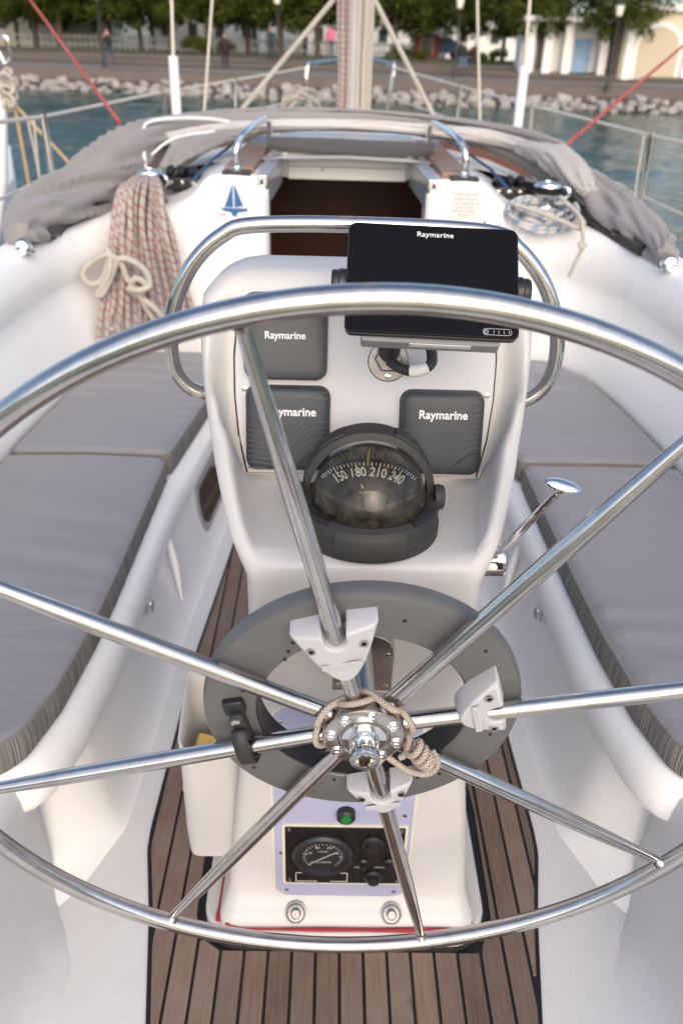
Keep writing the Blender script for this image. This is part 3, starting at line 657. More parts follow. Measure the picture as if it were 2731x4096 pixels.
for s in (-1, 1):
    rows = []
    for i in range(len(cs[0])):
        b, t, o1, o2, o3 = [c[i] for c in cs]; u = i/(len(cs[0])-1)
        r = [b-Vector((0,0,.02)), b+(t-b)*.02+Vector((0,0,.002))]
        out = (o1-t); out.z = 0; out = out.normalized() if out.length else Vector((0,1,0))
        cm = sstep(.12,.45,u)
        for k, bul in ((.06,-.012),(.2,-.014),(.4,.0),(.58,.012),(.66,.022),(.72,.014),(.80,-.004),(.90,-.004),(.96,.003)):
            r.append(b+(t-b)*k-out*(-bul)*cm*1.2)
        r += [t+(o1-t)*.12+Vector((0,0,-.004)), t+(o1-t)*.35+Vector((0,0,.008)), t+(o1-t)*.7+Vector((0,0,.008)), o1, o1+(o2-o1)*.2+Vector((0,0,.004)), o1+(o2-o1)*.5, o2, o3]
        rows.append([(s*p.x, p.y, p.z) for p in r])
    c = MB(); c.grid(rows); obj('coaming', c, M_gel, boat, smooth=48, fixn=True)
    # companionway side jamb and cheek return
    j = MB(); j.box((s*.312, 3.31, .74), (.026,.24,.70)); obj('jamb', j, M_gel, boat, bevel=.008)
    j = MB(); j.box((s*.294, 3.215, .70), (.014,.05,.70)); obj('washboard_channel', j, M_alu, boat, bevel=.002)
    # slider rail running forward
    j = MB(); j.add([(s*x,y,z) for x,y,z in [(.292,3.19,1.062),(.330,3.19,1.062),(.330,3.19,1.098),(.292,3.19,1.098),(.262,3.78,1.045),(.33,3.78,1.045),(.33,3.78,1.112),(.262,3.78,1.112)]], [(0,1,2,3),(4,7,6,5),(0,4,5,1),(3,2,6,7),(0,3,7,4),(1,5,6,2)]); obj('slider_rail', j, M_alu, boat, smooth=0, bevel=.004)
    j = MB(); j.add([(s*x,y,z) for x,y,z in [(.300,3.2,.98),(.312,3.2,.98),(.312,3.2,1.06),(.300,3.2,1.06),(.270,3.78,1.0),(.29,3.78,1.0),(.29,3.78,1.045),(.270,3.78,1.045)]], [(0,1,2,3),(4,7,6,5),(0,4,5,1),(3,2,6,7),(0,3,7,4),(1,5,6,2)]); obj('slider_rail_side', j, M_frameg, boat, smooth=0)
    # teak handrail strip
    j = MB(); j.add([(s*x,y,z) for x,y,z in [(.345,3.26,1.08),(.452,3.26,1.08),(.452,3.26,1.118),(.345,3.26,1.118),(.335,4.25,1.10),(.43,4.25,1.10),(.43,4.25,1.142),(.335,4.25,1.142)]], [(0,1,2,3),(4,7,6,5),(0,4,5,1),(3,2,6,7),(0,3,7,4),(1,5,6,2)]); obj('teak_rail', j, M_teakv, boat, smooth=0, bevel=.006)
    # chrome grab handle on a black pad
    g_ = MB(); xx = s*(.425 if s > 0 else .405); g_.box((xx,3.235,1.098), (.105,.05,.018)); gh = obj('grab_handle_pad', g_, M_rubber, boat, bevel=.005)
    g_ = MB(); g_.tube(cr([(xx,3.24,1.10),(xx,3.235,1.16),(xx-s*.008,3.25,1.20),(xx-s*.03,3.32,1.232),(xx-s*.06,3.62,1.245),(xx-s*.075,3.78,1.243),(xx-s*.078,3.82,1.225),(xx-s*.078,3.83,1.13)], 6), .0125, 12); obj('grab_handle', g_, M_chrome, gh)
    g_ = MB(); g_.lathe([(.026,0),(.026,.006),(.016,.012),(.0125,.03)], 16, Matrix.Translation((xx,3.24,1.104))); obj('collar', g_, M_chrome, gh)
# cabin top
P = []
for y in np.linspace(3.58, 7.6, 14):
    w = lerpt([(3.58,1.0),(5,.92),(6.5,.72),(7.6,.40)], y); z = lerpt([(3.58,1.10),(5.5,1.06),(7.0,.98),(7.6,.82)], y)
    P.append([(x*w, y, z+dz) for x, dz in ((-1.06,-.36),(-1,-.22),(-.93,-.13),(-.8,-.06),(-.55,-.01),(-.28,.012),(0,.02),(.28,.012),(.55,-.01),(.8,-.06),(.93,-.13),(1,-.22),(1.06,-.36))])
c = MB(); 
for i in range(13):
    pass
c.grid(P); obj('cabin_top', c, gelcoat('cabin_cream', (.74,.71,.64), .35), boat)
# sliding hatch, its aft board and the dark companionway
q = MB(); q.box((.004,4.2,1.135), (.62,.86,.05)); obj('sliding_hatch', q, M_gel, boat, bevel=.012)
q = MB(); q.box((.004,3.775,1.064), (.50,.022,.100)); hb = obj('hatch_board', q, M_white, boat, bevel=.004)
q = MB(); q.box((.004,3.7625,1.066), (.50,.004,.004)); obj('groove', q, M_grey, hb, smooth=0)
for xx in (-.10,.11):
    q = MB(); q.lathe([(.006,0),(.006,.004)], 10, axis_frame((xx,3.764,1.055), (0,-1,0))); obj('screw', q, M_steel, hb)
q = MB(); q.box((.004,3.79,1.128), (.60,.05,.020)); obj('hatch_trim', q, M_wood, boat, bevel=.004)
for s in (-1,1):
    q = MB(); q.box((.004+s*.262,3.768,1.072), (.030,.03,.10)); obj('hatch_bracket', q, M_frameg, boat, bevel=.003)
q = MB(); q.box((0,4.7,.3), (2.0,.06,1.6)); obj('cabin_bulkhead', q, simple('mahogany_dark', (.09,.026,.015), .35, 0, .2, .3, 9), boat, smooth=0)
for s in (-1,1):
    q = MB(); q.add([(s*.318,3.24,-.5),(s*.318,3.24,1.05),(s*.95,3.9,-.5),(s*.95,3.9,.80),(s*.95,5.6,-.5),(s*.95,5.6,.80),(s*.318,3.62,1.05)], [(0,1,6,3,2),(2,3,5,4)]); obj('cabin_side', q, M_cabin_shade, boat, smooth=0)
q = MB(); q.box((0,4.4,-.5), (2.0,2.4,.02)); obj('cabin_floor', q, M_cabin_shade, boat, smooth=0)
q = MB(); q.box((0,3.222,.50), (.56,.022,.60)); obj('washboard', q, simple('washboard_mahogany', (.022,.006,.004), .25, 0, .3, .35, 14), boat, bevel=.004)
q = MB(); q.tube(cr([(-.10,3.205,.70),(-.09,3.18,.70),(-.03,3.178,.705),(-.02,3.205,.705)], 5), .006, 8); obj('washboard_pull', q, M_steel, boat)
q = MB(); q.box((0,3.21,.30), (.64,.05,.22)); obj('bridge_deck', q, M_gel, boat, bevel=.01)
# helm side steps aft of the benches
for s in (-1, 1):
    rows = []
    for y in (1.128,1.12,1.11,1.09,1.05,1.0,.93,.8,.5,.1,-.5):
        k = sstep(1.12,.90,y); e_ = .008*(1-sstep(1.128,1.105,y))
        sec = [(.588-.090*k,-.008),(.588-.060*k,.004),(.588-.035*k,.02),(.588-.018*k,.05),(.588-.008*k,.10),(.590,.20),(.592,.30),(.598,.332),(.612,.350),(.64,.360),(.70,.364),(1.06,.366)]
        rows.append([(s*(x+e_), y, z-(e_ if z > .3 else 0)) for x, z in sec])
    b = MB(); b.grid(rows); n = len(rows[0]); b.f.append(tuple(range(n)) if s > 0 else tuple(range(n))[::-1])
    obj('helm_step', b, M_floor, boat, smooth=50, fixn=True)
M_wire = simple('cream_sleeved_wire', (.62,.56,.46), .5, 0, 0, .12, 20)
# rigging: mast, sheaves, shrouds, stanchions, lifelines, pulpit
q = MB(); q.lathe([(.085,0),(.085,14)], 20, Matrix.Translation((.060,6.12,1.0)) @ Matrix.Diagonal((.55,1,1,1))); mast = obj('mast', q, M_white, boat)
q = MB(); q.lathe([(.16,0),(.16,.03),(.12,.08),(.1,.09)], 18, Matrix.Translation((.035,6.05,1.06))); obj('mast_collar', q, M_frameg, mast)
HAL = ['leftmost','second from the left','third from the left','fourth from the left','fifth from the left','sixth from the left','seventh from the left','eighth from the left','rightmost']
for i_, (dx, dy, m) in enumerate(((-.088,-.10,M_rope_red),(-.066,-.13,M_rope_red),(-.045,-.10,M_rope_red),(-.024,-.14,M_rope_red),(.036,-.14,M_rope_cream),(.058,-.11,M_rope_cream),(.076,-.15,M_rope_cream),(.097,-.12,M_rope_cream),(.118,-.09,M_rope_cream))):
    w_ = random.uniform(-.01,.01)
    q = MB(); q.tube(cr([(.050+dx,6.05+dy,1.02),(.050+dx*.95+w_,6.05+dy,1.4),(.050+dx*1.0-w_,6.05+dy,1.75),(.050+dx*.8,6.05+dy,2.6),(.050+dx*.5,6.05+dy*.8,9)], 4), .0115, 8)
    tag(obj('halyard', q, m), '%s halyard running up the mast, %s' % ('cream rope with red flecks,' if m is M_rope_red else 'plain cream rope,', HAL[i_]), 'rope', 'halyards on the mast')
for s in (-1, 1):
    x0 = 1.055 if s < 0 else 1.113
    q = MB(); q.tube([(s*x0,5.8,.60),(s*x0,5.8,1.44)], .030, 14); st = obj('shroud_cover', q, M_white, boat)
    q = MB(); q.tube([(s*x0,5.8,1.40),(s*(x0-.02),5.8,1.9),(s*.75,5.9,7.5)], .010, 8); obj('shroud', q, M_wire, st)
    q = MB(); q.tube([(s*1.06,6.6,.60),(s*.9,6.6,1.80),(s*.3,6.3,6.5)], .0095, 8); obj('lower_shroud', q, M_wire, boat)
for nm, pts, lab in (('preventer_line', [(-.70,6.2,1.113),(-.079,6.0,1.767),(.02,6.0,1.88)], 'thick cream line slanting down to the left of the mast'), ('preventer_line', [(.614,6.2,1.128),(.177,6.0,1.774),(.10,6.0,1.90)], 'thick cream line slanting down to the right of the mast')):
    q = MB(); q.tube(pts, .016, 8); tag(obj(nm, q, M_rope_cream), lab, 'rope', 'slanting lines at the mast')
def gwx(y): return lerpt([(a, b) for a, b, c in GW], y), lerpt([(a, c) for a, b, c in GW], y)
ST = {-1: [(4.4,-1.456,1.194),(6.6,-1.295,1.214),(8.0,-.917,1.263),(9.3,-.343,1.35)], 1: [(4.2,1.422,1.201),(6.0,1.233,1.226),(7.8,.997,1.269),(9.3,.521,1.372)]}
for s in (-1, 1):
    tops = []
    for y, x, z in ST[s]:
        bx, bz = gwx(y); bx = min(bx-.05, abs(x)+.03)
        q = MB(); q.tube([(s*bx,y,bz),(x,y,z)], .0165, 10); so_ = obj('stanchion', q, M_steel, boat)
        q = MB(); q.lathe([(.03,0),(.03,.01),(.018,.02),(.018,.08)], 12, Matrix.Translation((s*bx,y,bz))); obj('stanchion_base', q, M_steel, so_)
        tops.append((x,y,z-.012))
    first = (s*1.29, 3.0, 1.245) if s < 0 else (s*1.44,2.6,1.20)
    q = MB(); q.tube([first]+tops, .0085, 8); obj('lifeline', q, M_wire, boat)
    low = [(a*1.01, b, c-.27) for a, b, c in [first]+tops]; q = MB(); q.tube(low, .007, 8); obj('lower_lifeline', q, M_wire, boat)
q = MB(); q.tube(cr([(-.343,9.3,.86),(-.343,9.3,1.33),(-.25,9.45,1.375),(-.04,9.8,1.40),(-.015,9.85,1.36),(-.01,9.9,.9)], 6), .024, 10); obj('pulpit', q, M_steel, boat)
q = MB(); q.tube(cr([(.457,9.3,.86),(.521,9.3,1.35),(.47,9.4,1.385),(.28,9.8,1.425),(.25,9.86,1.38),(.24,9.9,.9)], 6), .024, 10); obj('pulpit', q, M_steel, boat)
# coiled mooring line on the foredeck
q = MB(); pts = []
for i in range(120):
    a = i*.42; r = .085+.03*math.sin(i*.9)+.02*math.sin(i*.31); pts.append((-.32+r*1.2*math.cos(a), 7.2+.06*math.sin(i*.5), 1.12+r*math.sin(a)))
q.tube(pts, .011, 6); tag(obj('mooring_coil', q, M_rope_cream), 'coil of pale mooring line lying on the foredeck left of the mast', 'rope')
# ================================================================== helm pedestal
ped = thing('helm_pedestal', 'white moulded steering pedestal with instrument console, standing on the teak sole', 'pedestal', (0,1.1,0))
COL = [  # centre (y,z)     side (y,z)      half width   back y
 ((.985,.030),(.985,.030),.246,1.50),((.984,.044),(.984,.044),.245,1.50),((.987,.052),(.987,.052),.242,1.49),((1.002,.066),(1.002,.066),.236,1.47),((1.0265,.086),(1.0265,.086),.230,1.46),
 ((1.016,.26),(1.016,.26),.213,1.40),((1.008,.40),(1.008,.40),.197,1.36),((.998,.57),(.998,.57),.180,1.33),((.975,.66),(.975,.66),.170,1.31),((.95,.75),(.95,.75),.165,1.30),((.934,.83),(.934,.83),.163,1.30),((.93,.868),(.93,.868),.163,1.30),
 ((.931,.884),(.935,.886),.171,1.30),((.934,.893),(.945,.900),.179,1.30),((.942,.8985),(.958,.916),.188,1.31),((.965,.901),(.985,.938),.198,1.31),((1.02,.902),(1.015,.962),.208,1.32),((1.08,.904),(1.045,.985),.217,1.32),
 ((1.125,.906),(1.075,1.005),.224,1.33),((1.142,.910),(1.095,1.022),.230,1.33),((1.152,.920),(1.112,1.038),.2345,1.34),((1.158,.935),(1.128,1.055),.2385,1.35),((1.168,.98),(1.146,1.080),.2425,1.36),((1.180,1.04),(1.165,1.110),.2455,1.37),
 ((1.195,1.11),(1.184,1.145),.2465,1.38),((1.206,1.165),(1.198,1.18),.243,1.38),((1.211,1.187),(1.207,1.189),.235,1.36),((1.217,1.202),(1.215,1.203),.222,1.35),((1.228,1.212),(1.227,1.2115),.204,1.34),((1.245,1.2155),(1.245,1.2155),.182,1.32),((1.27,1.213),(1.27,1.213),.160,1.30)]
SC = [-1,-.992,-.978,-.96,-.94,-.92,-.90,-.88,-.855,-.83,-.78,-.5,-.25,0,.25,.5,.78,.83,.855,.88,.90,.92,.94,.96,.978,.992,1]
rows = []
for ri_, ((yc,zc),(ys_,zs),w,yb) in enumerate(COL):
    r = []
    for s in SC:
        a = abs(s); lo_ = .74 if 12 <= ri_ <= 19 else (.78 if ri_ < 22 else .82); b = sstep(lo_,lo_+.155,a); y = yc+(ys_-yc)*b; z = zc+(zs-zc)*b
        if a > .88: q = (a-.88)/.12; y += .026*(1-math.sqrt(max(0,1-q*q)))
        r.append((s*w+.004, y, z))
    for k in (.25,.6,.9): r.append((w+.004-.02*k*k, r[26][1]+(yb-r[26][1])*k, zs))
    for k in (.8,0,-.8): r.append((k*w+.004, yb+.01, zs))
    for k in (.9,.6,.25): r.append((-w+.004+.02*k*k, r[0][1]+(yb-r[0][1])*k, zs))
    rows.append(r)
b = MB(); b.grid(rows, cv=True); b.f.append(tuple(len(b.v)-len(rows[0])+i for i in range(len(rows[0]))))
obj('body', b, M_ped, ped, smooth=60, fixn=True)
# base flange, red sealant bead, bolts
def base_ring(w, yf, yb, rc=.06):
    return [(x+.0, y) for x, y in rrect(2*w, yb-yf, rc, 8, .0, (yf+yb)/2)]
q = MB(); q.prism(base_ring(.272,.972,1.54,.07), -.004, .036); obj('base_flange', q, M_ped, ped, bevel=.007)
q = MB(); q.prism(base_ring(.279,.962,1.548,.08), -.004, .0042); obj('base_gasket', q, M_caulk, ped)
bead = [(x, y, .041+.003*math.sin(i*1.7)) for i, (x, y) in enumerate(base_ring(.243,.9785,1.505,.05))]
q = MB(); pb = cr(bead, 5, True); q.tube(pb, [.0038+.0012*math.sin(i*.9)+.001*math.sin(i*2.3) for i in range(len(pb))], 8, closed=True); obj('sealant_bead', q, M_red, ped)
for xx in (-.094,.088):
    A = axis_frame((xx,.9975,.064), (0,-.72,.69))
    q = MB(); q.lathe([(.021,-.004),(.021,.001),(.018,.0015),(.014,-.003)], 20, A); bo = obj('base_bolt', q, M_dull, ped)
    q = MB(); q.lathe([(.010,.003),(.010,.011),(.008,.012)], 6, A); obj('bolt_head', q, M_dull, bo, smooth=0)
# instrument plate on the console face
PO = Vector((0,1.158,.93)); 
def panel(x, h, off=0): return frame((x, PO.y+.2087*h-.978*off, PO.z+.978*h+.2087*off), (1,0,0), (0,.2087,.978))
left = [(-.174,-.008),(-.186,.05),(-.1915,.11),(-.1915,.17),(-.187,.215),(-.172,.250)]
def outline(g): return [(x-g if x < 0 else x+g, y-(g if y < .1 else -g)) for x, y in left]+[(-x+.006+g, y-(g if y < .1 else -g)) for x, y in left[::-1]]
q = MB(); q.prism(outline(.0028), -.006, .0035, panel(0,0)); obj('plate_gap_shade', q, M_caulk, ped, smooth=0)  # black sheet stands in for the shade in the gap round the plate
q = MB(); q.prism(outline(0), -.004, .0075, panel(0,0)); pl = obj('instrument_plate', q, M_plate, ped, bevel=.001)
def screw(parent, M, r=.0045, mat=None):
    q = MB(); q.lathe([(r,0),(r*.95,.0012),(r*.5,.0018)], 14, M); a = obj('screw', q, mat or M_steel, parent)
    q = MB(); q.box((0,0,.0018), (r*1.1,r*.28,.0006), M); q.box((0,0,.0018), (r*.28,r*1.1,.0006), M)
for x, h in ((-.178,.122),(.188,.12),(-.180,.19),(.186,.19),(-.160,.012),(.167,.012)): screw(pl, panel(x,h,.0075))
# stainless guard rail round the console
gp = [(-.20,1.28,1.005),(-.262,1.27,1.008),(-.292,1.268,1.035),(-.301,1.266,1.078),(-.298,1.266,1.12),(-.285,1.266,1.165),(-.258,1.266,1.215),(-.215,1.266,1.255),(-.165,1.266,1.272),(0,1.266,1.276),(.18,1.266,1.270),(.228,1.266,1.247),(.268,1.266,1.205),(.293,1.266,1.158),(.306,1.266,1.115),(.309,1.266,1.075),(.300,1.268,1.035),(.268,1.27,1.005),(.20,1.28,.995)]
q = MB(); q.tube(cr(gp, 7), .0118, 16); obj('guard_rail', q, M_steel, ped)
# drink holder pocket on the left side
out_ = [(.052,.075,.15,.02,1.13),(.056,.075,.165,.03,1.13),(.058,.078,.20,.035,1.13),(.058,.078,.38,.035,1.13),(.058,.080,.475,.035,1.13),(.059,.082,.490,.036,1.13),(.056,.079,.494,.034,1.13),(.052,.075,.489,.03,1.13),(.050,.072,.40,.03,1.13),(.046,.068,.24,.03,1.13)]
rows = []
for w, d, z, r, yc in out_:
    rows.append([(x-.247, y, z+(-.075*(1.21-y)/.16 if z > .45 else (.0))) for x, y in rrect(2*w, 2*d, r, 6, 0, yc)])
q = MB(); q.grid(rows, cv=True); n = len(rows[0]); q.f.append(tuple(range(n))[::-1]); q.f.append(tuple(len(q.v)-n+i for i in range(n))); obj('drink_holder', q, M_ped, ped, smooth=50)
q = MB(); q.box((-.225,1.14,.155), (.08,.12,.05)); obj('holder_bracket', q, M_ped, ped, bevel=.018)
q = MB(); q.box((-.255,1.105,.335), (.080,.060,.10), Matrix.Translation((-.255,1.105,.335)) @ Matrix.Rotation(.3,4,'Y') @ Matrix.Translation((.255,-1.105,-.335)))
tag(obj('sponge', q, M_sponge, bevel=.006), 'yellow sponge stuck in the white drink holder beside the pedestal', 'sponge')
# engine panel
EO = Vector((0,1.025,.10))
def eng(x, h, off=0): return frame((x, EO.y-.0555*h-.9985*off, EO.z+.9985*h-.0555*off), (1,0,0), (0,-.0555,.9985))
q = MB(); q.prism(rrect(.256,.508,.035,6,-.010,.234), -.012, .003, eng(0,0)); obj('plate_sealant', q, M_seal, ped)
q = MB(); q.prism(rrect(.246,.500,.030,6,-.010,.234), -.010, .005, eng(0,0)); ep = obj('engine_plate', q, M_lav, ped, bevel=.001)
for x, h in ((-.118,.455),(.098,.455),(-.112,.003),(.092,.001),(-.121,.115),(.103,.11),(-.112,.235),(.098,.225)): screw(ep, eng(x,h,.005), .0042, M_hub)
q = MB(); q.prism(rrect(.226,.174,.006,3,-.006,.1125), .004, .0075, eng(0,0)); obj('panel_surround', q, M_seal, ep)
q = MB(); q.prism(rrect(.216,.164,.004,3,-.006,.112), .006, .0085, eng(0,0)); ek = obj('gauge_panel', q, M_gauge, ep, bevel=.001)
q = MB(); q.lathe([(.056,.008),(.056,.013),(.052,.018),(.046,.0175),(.044,.012),(.0,.012)], 40, eng(-.045,.116)); obj('tachometer', q, simple('gauge_bezel', (.02,.02,.021), .35), ek)
q = MB(); q.prism([(-.0012,-.004),(.0012,-.004),(.0008,.032),(-.0008,.032)], .0125, .0138, eng(-.045,.112) @ Matrix.Rotation(-.95,4,'Z')); q.prism([(-.0013,0),(.0013,0),(.0006,-.032),(-.0006,-.032)], .0126, .0139, eng(-.045,.112) @ Matrix.Rotation(-.95,4,'Z')); obj('needle', q, M_dim, ek, smooth=0)
q = MB()
for i in range(25):
    a = math.radians(225-i*11.25); L = .008 if i % 5 == 0 else .005
    R_ = eng(-.045,.116) @ Matrix.Rotation(a,4,'Z'); q.box((.037-L/2,0,.0125), (L,.0010 if i % 5 else .0018,.0006), R_)
obj('dial_marks', q, M_dim, ek, smooth=0)
for t, r, a, sz in (('0',.026,222,.0075),('10',.026,158,.0085),('20',.027,112,.0075),('30',.027,66,.0075),('40',.026,22,.0085),('x100 RPM',.014,90,.0045),('TACHOMETER',.017,270,.0048)):
    a = math.radians(a); obj('dial_numeral', text_mesh(t, sz, .0003, .0001, eng(-.045+r*math.cos(a), .116+r*math.sin(a), .0126)), M_dim, ek, smooth=0)
for x, h, r in ((.045,.150,.020),(.030,.094,.011),(.078,.094,.013),(.050,.052,.018)):
    q = MB(); q.lathe([(r,.008),(r,.011),(r*.7,.014),(r*.6,.022),(0,.023)], 20, eng(x,h)); obj('switch', q, M_black, ek)
for t, x, h in (('START',.022,.080),('POWER',.062,.080)): obj('switch_label', text_mesh(t, .006, .0003, .0001, eng(x,h,.0088)), M_dim, ek, smooth=0)
q = MB()
for poly in ([(-.095,.035),(-.095,.062),(-.083,.062),(-.083,.0605),(-.0935,.0605),(-.0935,.0365),(-.055,.0365),(-.055,.035)], [(-.030,.035),(-.030,.0365),(.0005,.0365),(.0005,.0605),(-.012,.0605),(-.012,.062),(.002,.062),(.002,.035)]):
    q.prism(poly, .0083, .0089, eng(0,0))
obj('dial_frame_line', q, M_seal, ek, smooth=0)
for x, h in ((-.106,.186),(.095,.186),(-.106,.038),(.095,.038)): screw(ek, eng(x,h,.0085), .004, M_hub)
q = MB(); q.lathe([(.0165,.004),(.0165,.018),(.013,.022),(.011,.020)], 20, eng(-.006,.232)); lk = obj('stop_button', q, M_black, ep)
q = MB(); q.lathe([(.0115,.016),(.009,.0225),(0,.0235)], 16, eng(-.006,.232)); obj('button_lens', q, M_green, lk)
# shaft plate on the column
SP = frame((.006,.9315,.738), (1,0,0), (0,-.21,.978)); pol = [(-.044,-.058),(.044,-.058)]+[(.044*math.cos(PI*k/10), .025+.044*math.sin(PI*k/10)) for k in range(11)]
q = MB(); q.prism(pol, -.02, .014, SP); spl = obj('shaft_plate', q, M_hub, ped, bevel=.002)
for x, h in ((-.034,-.046),(.034,-.046),(.034,.024),(-.034,.024)): screw(spl, SP @ Matrix.Translation((x,h,.014)), .005, M_steel)
q = MB(); q.box((-.020,-.042,.0145), (.011,.011,.001), SP); obj('blue_mark', q, M_blue, spl, smooth=0)

# ================================================================== steering wheel
WO = Vector((0,.7476,.7794)); WU = Vector((.9998,.0147,.0150)); WV = Vector((.0129,.1382,-.9903)); WN = Vector((-.0166,.9903,.1380))
def wp(a, r, off=0): a = math.radians(a); return WO+(WU*math.cos(a)+WV*math.sin(a))*r+WN*off
def wframe(a, r, off=0):  # x tangential, y outward, z towards helmsman
    a2 = math.radians(a); ey = WU*math.cos(a2)+WV*math.sin(a2); ez = -WN; ex = ey.cross(ez); o = wp(a, r, off)
    return Matrix(((ex.x,ey.x,ez.x,o.x),(ex.y,ey.y,ez.y,o.y),(ex.z,ey.z,ez.z,o.z),(0,0,0,1)))
SPK = [257.4,305.1,350.4,35.3,78.4,121.5,165.5,210.6]
wh = thing('steering_wheel', 'large polished stainless eight-spoke steering wheel in front of the pedestal', 'steering wheel', tuple(wp(90,.55)))
q = MB(); q.tube([wp(360*i/160,.55) for i in range(160)], .0127, 20, closed=True); obj('rim', q, M_steel, wh)
for a in SPK:
    q = MB(); rr = [.040+.0505*i for i in range(11)]; q.tube([wp(a, r, .004) for r in rr], [.0108]*7+[.0102,.0090,.0075,.0062], 14); sp = obj('spoke', q, M_steel, wh)
    q = MB(); q.tube([wp(a,.533,.003),wp(a,.538,.002),wp(a,.541,.001)], [.0065,.0085,.0095], 12, cap=False); obj('weld_collar', q, M_hub, sp)
HF = axis_frame(WO, -WN)
q = MB(); q.lathe([(.043,-.022),(.049,-.018),(.0505,-.014),(.0505,.010),(.0495,.013),(.047,.0145),(.032,.0145),(.0305,.0125),(.0285,.0125),(.0275,.0155),(.019,.0165)], 56, HF); hub = obj('hub', q, M_hub, wh)
q = MB(); q.lathe([(.0265,.0125),(.0265,.0158),(.0185,.0172),(.0180,.026),(.0165,.0270),(.0175,.0285),(.0172,.036),(.0180,.037),(.0182,.0455),(.0175,.047),(.0125,.047)], 40, HF, cap=False); nut = obj('hub_nut', q, M_chrome, wh)
star = [((.0128 if k % 2 else .0098)*math.cos(PI*k/8), (.0128 if k % 2 else .0098)*math.sin(PI*k/8)) for k in range(16)]
q = MB(); n = 16; q.add([tuple(HF @ Vector((x,y,.0469))) for x, y in star]+[tuple(HF @ Vector((x,y,.030))) for x, y in star], [(i,(i+1)%n,n+(i+1)%n,n+i) for i in range(n)]+[tuple(range(n,2*n))]); obj('star_socket', q, M_hub, nut, smooth=0)
q = MB(); ring = [((.0175)*math.cos(2*PI*k/32), .0175*math.sin(2*PI*k/32)) for k in range(32)]
q.add([tuple(HF @ Vector((x,y,.047))) for x, y in ring]+[tuple(HF @ Vector((star[k//2][0],star[k//2][1],.047))) for k in range(32)], [(k,(k+1)%32,32+(k+1)%32,32+k) for k in range(32)]); obj('nut_face', q, M_chrome, nut, smooth=0)
q = MB(); q.lathe([(.006,.030),(.006,.036),(.003,.0375),(0,.0375)], 6, HF); obj('socket_bolt', q, M_hub, nut)
for i, a in enumerate(SPK):
    nx = SPK[(i+1) % 8]; a2 = a+((nx-a) % 360)/2; A = wframe(a2,.0402,-.0135)
    q = MB(); q.lathe([(.0068,0),(.0068,.0022),(.0058,.003),(.0034,.003),(.0030,.0012),(0,.0012)], 18, A); bo = obj('hub_bolt', q, M_chrome, hub)
    q = MB(); q.lathe([(.0082,.0008),(.0086,.0014),(.0090,.0010)], 22, A, cap=False); obj('bolt_seat', q, M_hub, bo)
q = MB(); q.tube([wp(0,0,.015), wp(0,0,.10), wp(0,0,.19)], .0165, 20); obj('shaft', q, M_hub, wh)
# lashing cord round the hub
pts = []
for k in range(200):
    a = SPK[0]+360*k/200; ph = (a-SPK[0])/45*PI
    pts.append(wp(a, .0545+.005*math.cos(ph), -.012*math.cos(ph)+.002))
q = MB(); q.tube(pts, .0040, 8, closed=True)
pts = []
for k in range(150):
    a = 160+245*k/150; ph = (a-SPK[0])/45*PI+PI
    pts.append(wp(a, .0565+.006*math.cos(ph), -.013*math.cos(ph)+.002+.004*math.sin(k*.2)))
pts += [wp(50,.060,-.012), wp(56,.064,-.014)]
q.tube(cr(pts[::4],3), .0042, 8)
cor = cr([wp(18,.062,-.010),wp(22,.074,-.016),wp(28,.088,-.016),wp(33,.100,-.010)], 22)
hp = []
for k, c in enumerate(cor):
    a = k*.42; hp.append(c+(WN*math.cos(a)*.9+Vector((.35,0,.94)).cross(WN).normalized()*0+(WV*.85-WU*.5)*math.sin(a))*(.0125-.00004*k))
q.tube(hp, .0042, 8)
q.tube(cr([wp(58,.050,-.006),wp(50,.066,-.014),wp(46,.085,-.018),wp(40,.104,-.018),wp(33,.108,-.016),wp(27,.104,-.012),wp(24,.094,-.004)], 8), .0042, 8)
tag(obj('lashing_cord', q, M_rope_lash), 'thin cream cord wound round the hub of the steering wheel and knotted', 'cord')
# wheel pilot drive
wd_ = thing('wheel_pilot_drive', 'flat dark grey drive ring clamped to the spokes of the steering wheel', 'drive ring', tuple(wp(90,.198,.05)))
DF = axis_frame(WO+WN*.008, -WN); 
q = MB(); q.lathe([(.1320,-.045),(.1320,-.019),(.1340,-.0172),(.155,-.0165),(.188,-.0168),(.1945,-.019),(.1972,-.024),(.1982,-.031),(.1975,-.042),(.190,-.046)], 110, DF, cap=False); q.lathe([(.190,-.046),(.1320,-.045)], 110, DF, cap=False); dr = obj('drive_ring', q, M_ring, wd_)
q = MB(); q.lathe([(.1310,-.060),(.1310,-.021)], 80, DF, cap=False); q.lathe([(.150,-.060),(.1310,-.060)], 80, DF, cap=False); obj('inner_liner', q, M_black, wd_)
for a, r in ((236,.150),(226,.135),(231,.142),(196,.152),(154,.156),(114,.152),(104,.142),(60,.155),(50,.165),(285,.165),(322,.178),(15,.17),(142,.178)):
    q = MB(); q.lathe([(.0022,.0),(.0022,.0006),(0,.0006)], 10, wframe(a,r,.0240)); obj('hole', q, M_caulk, dr)
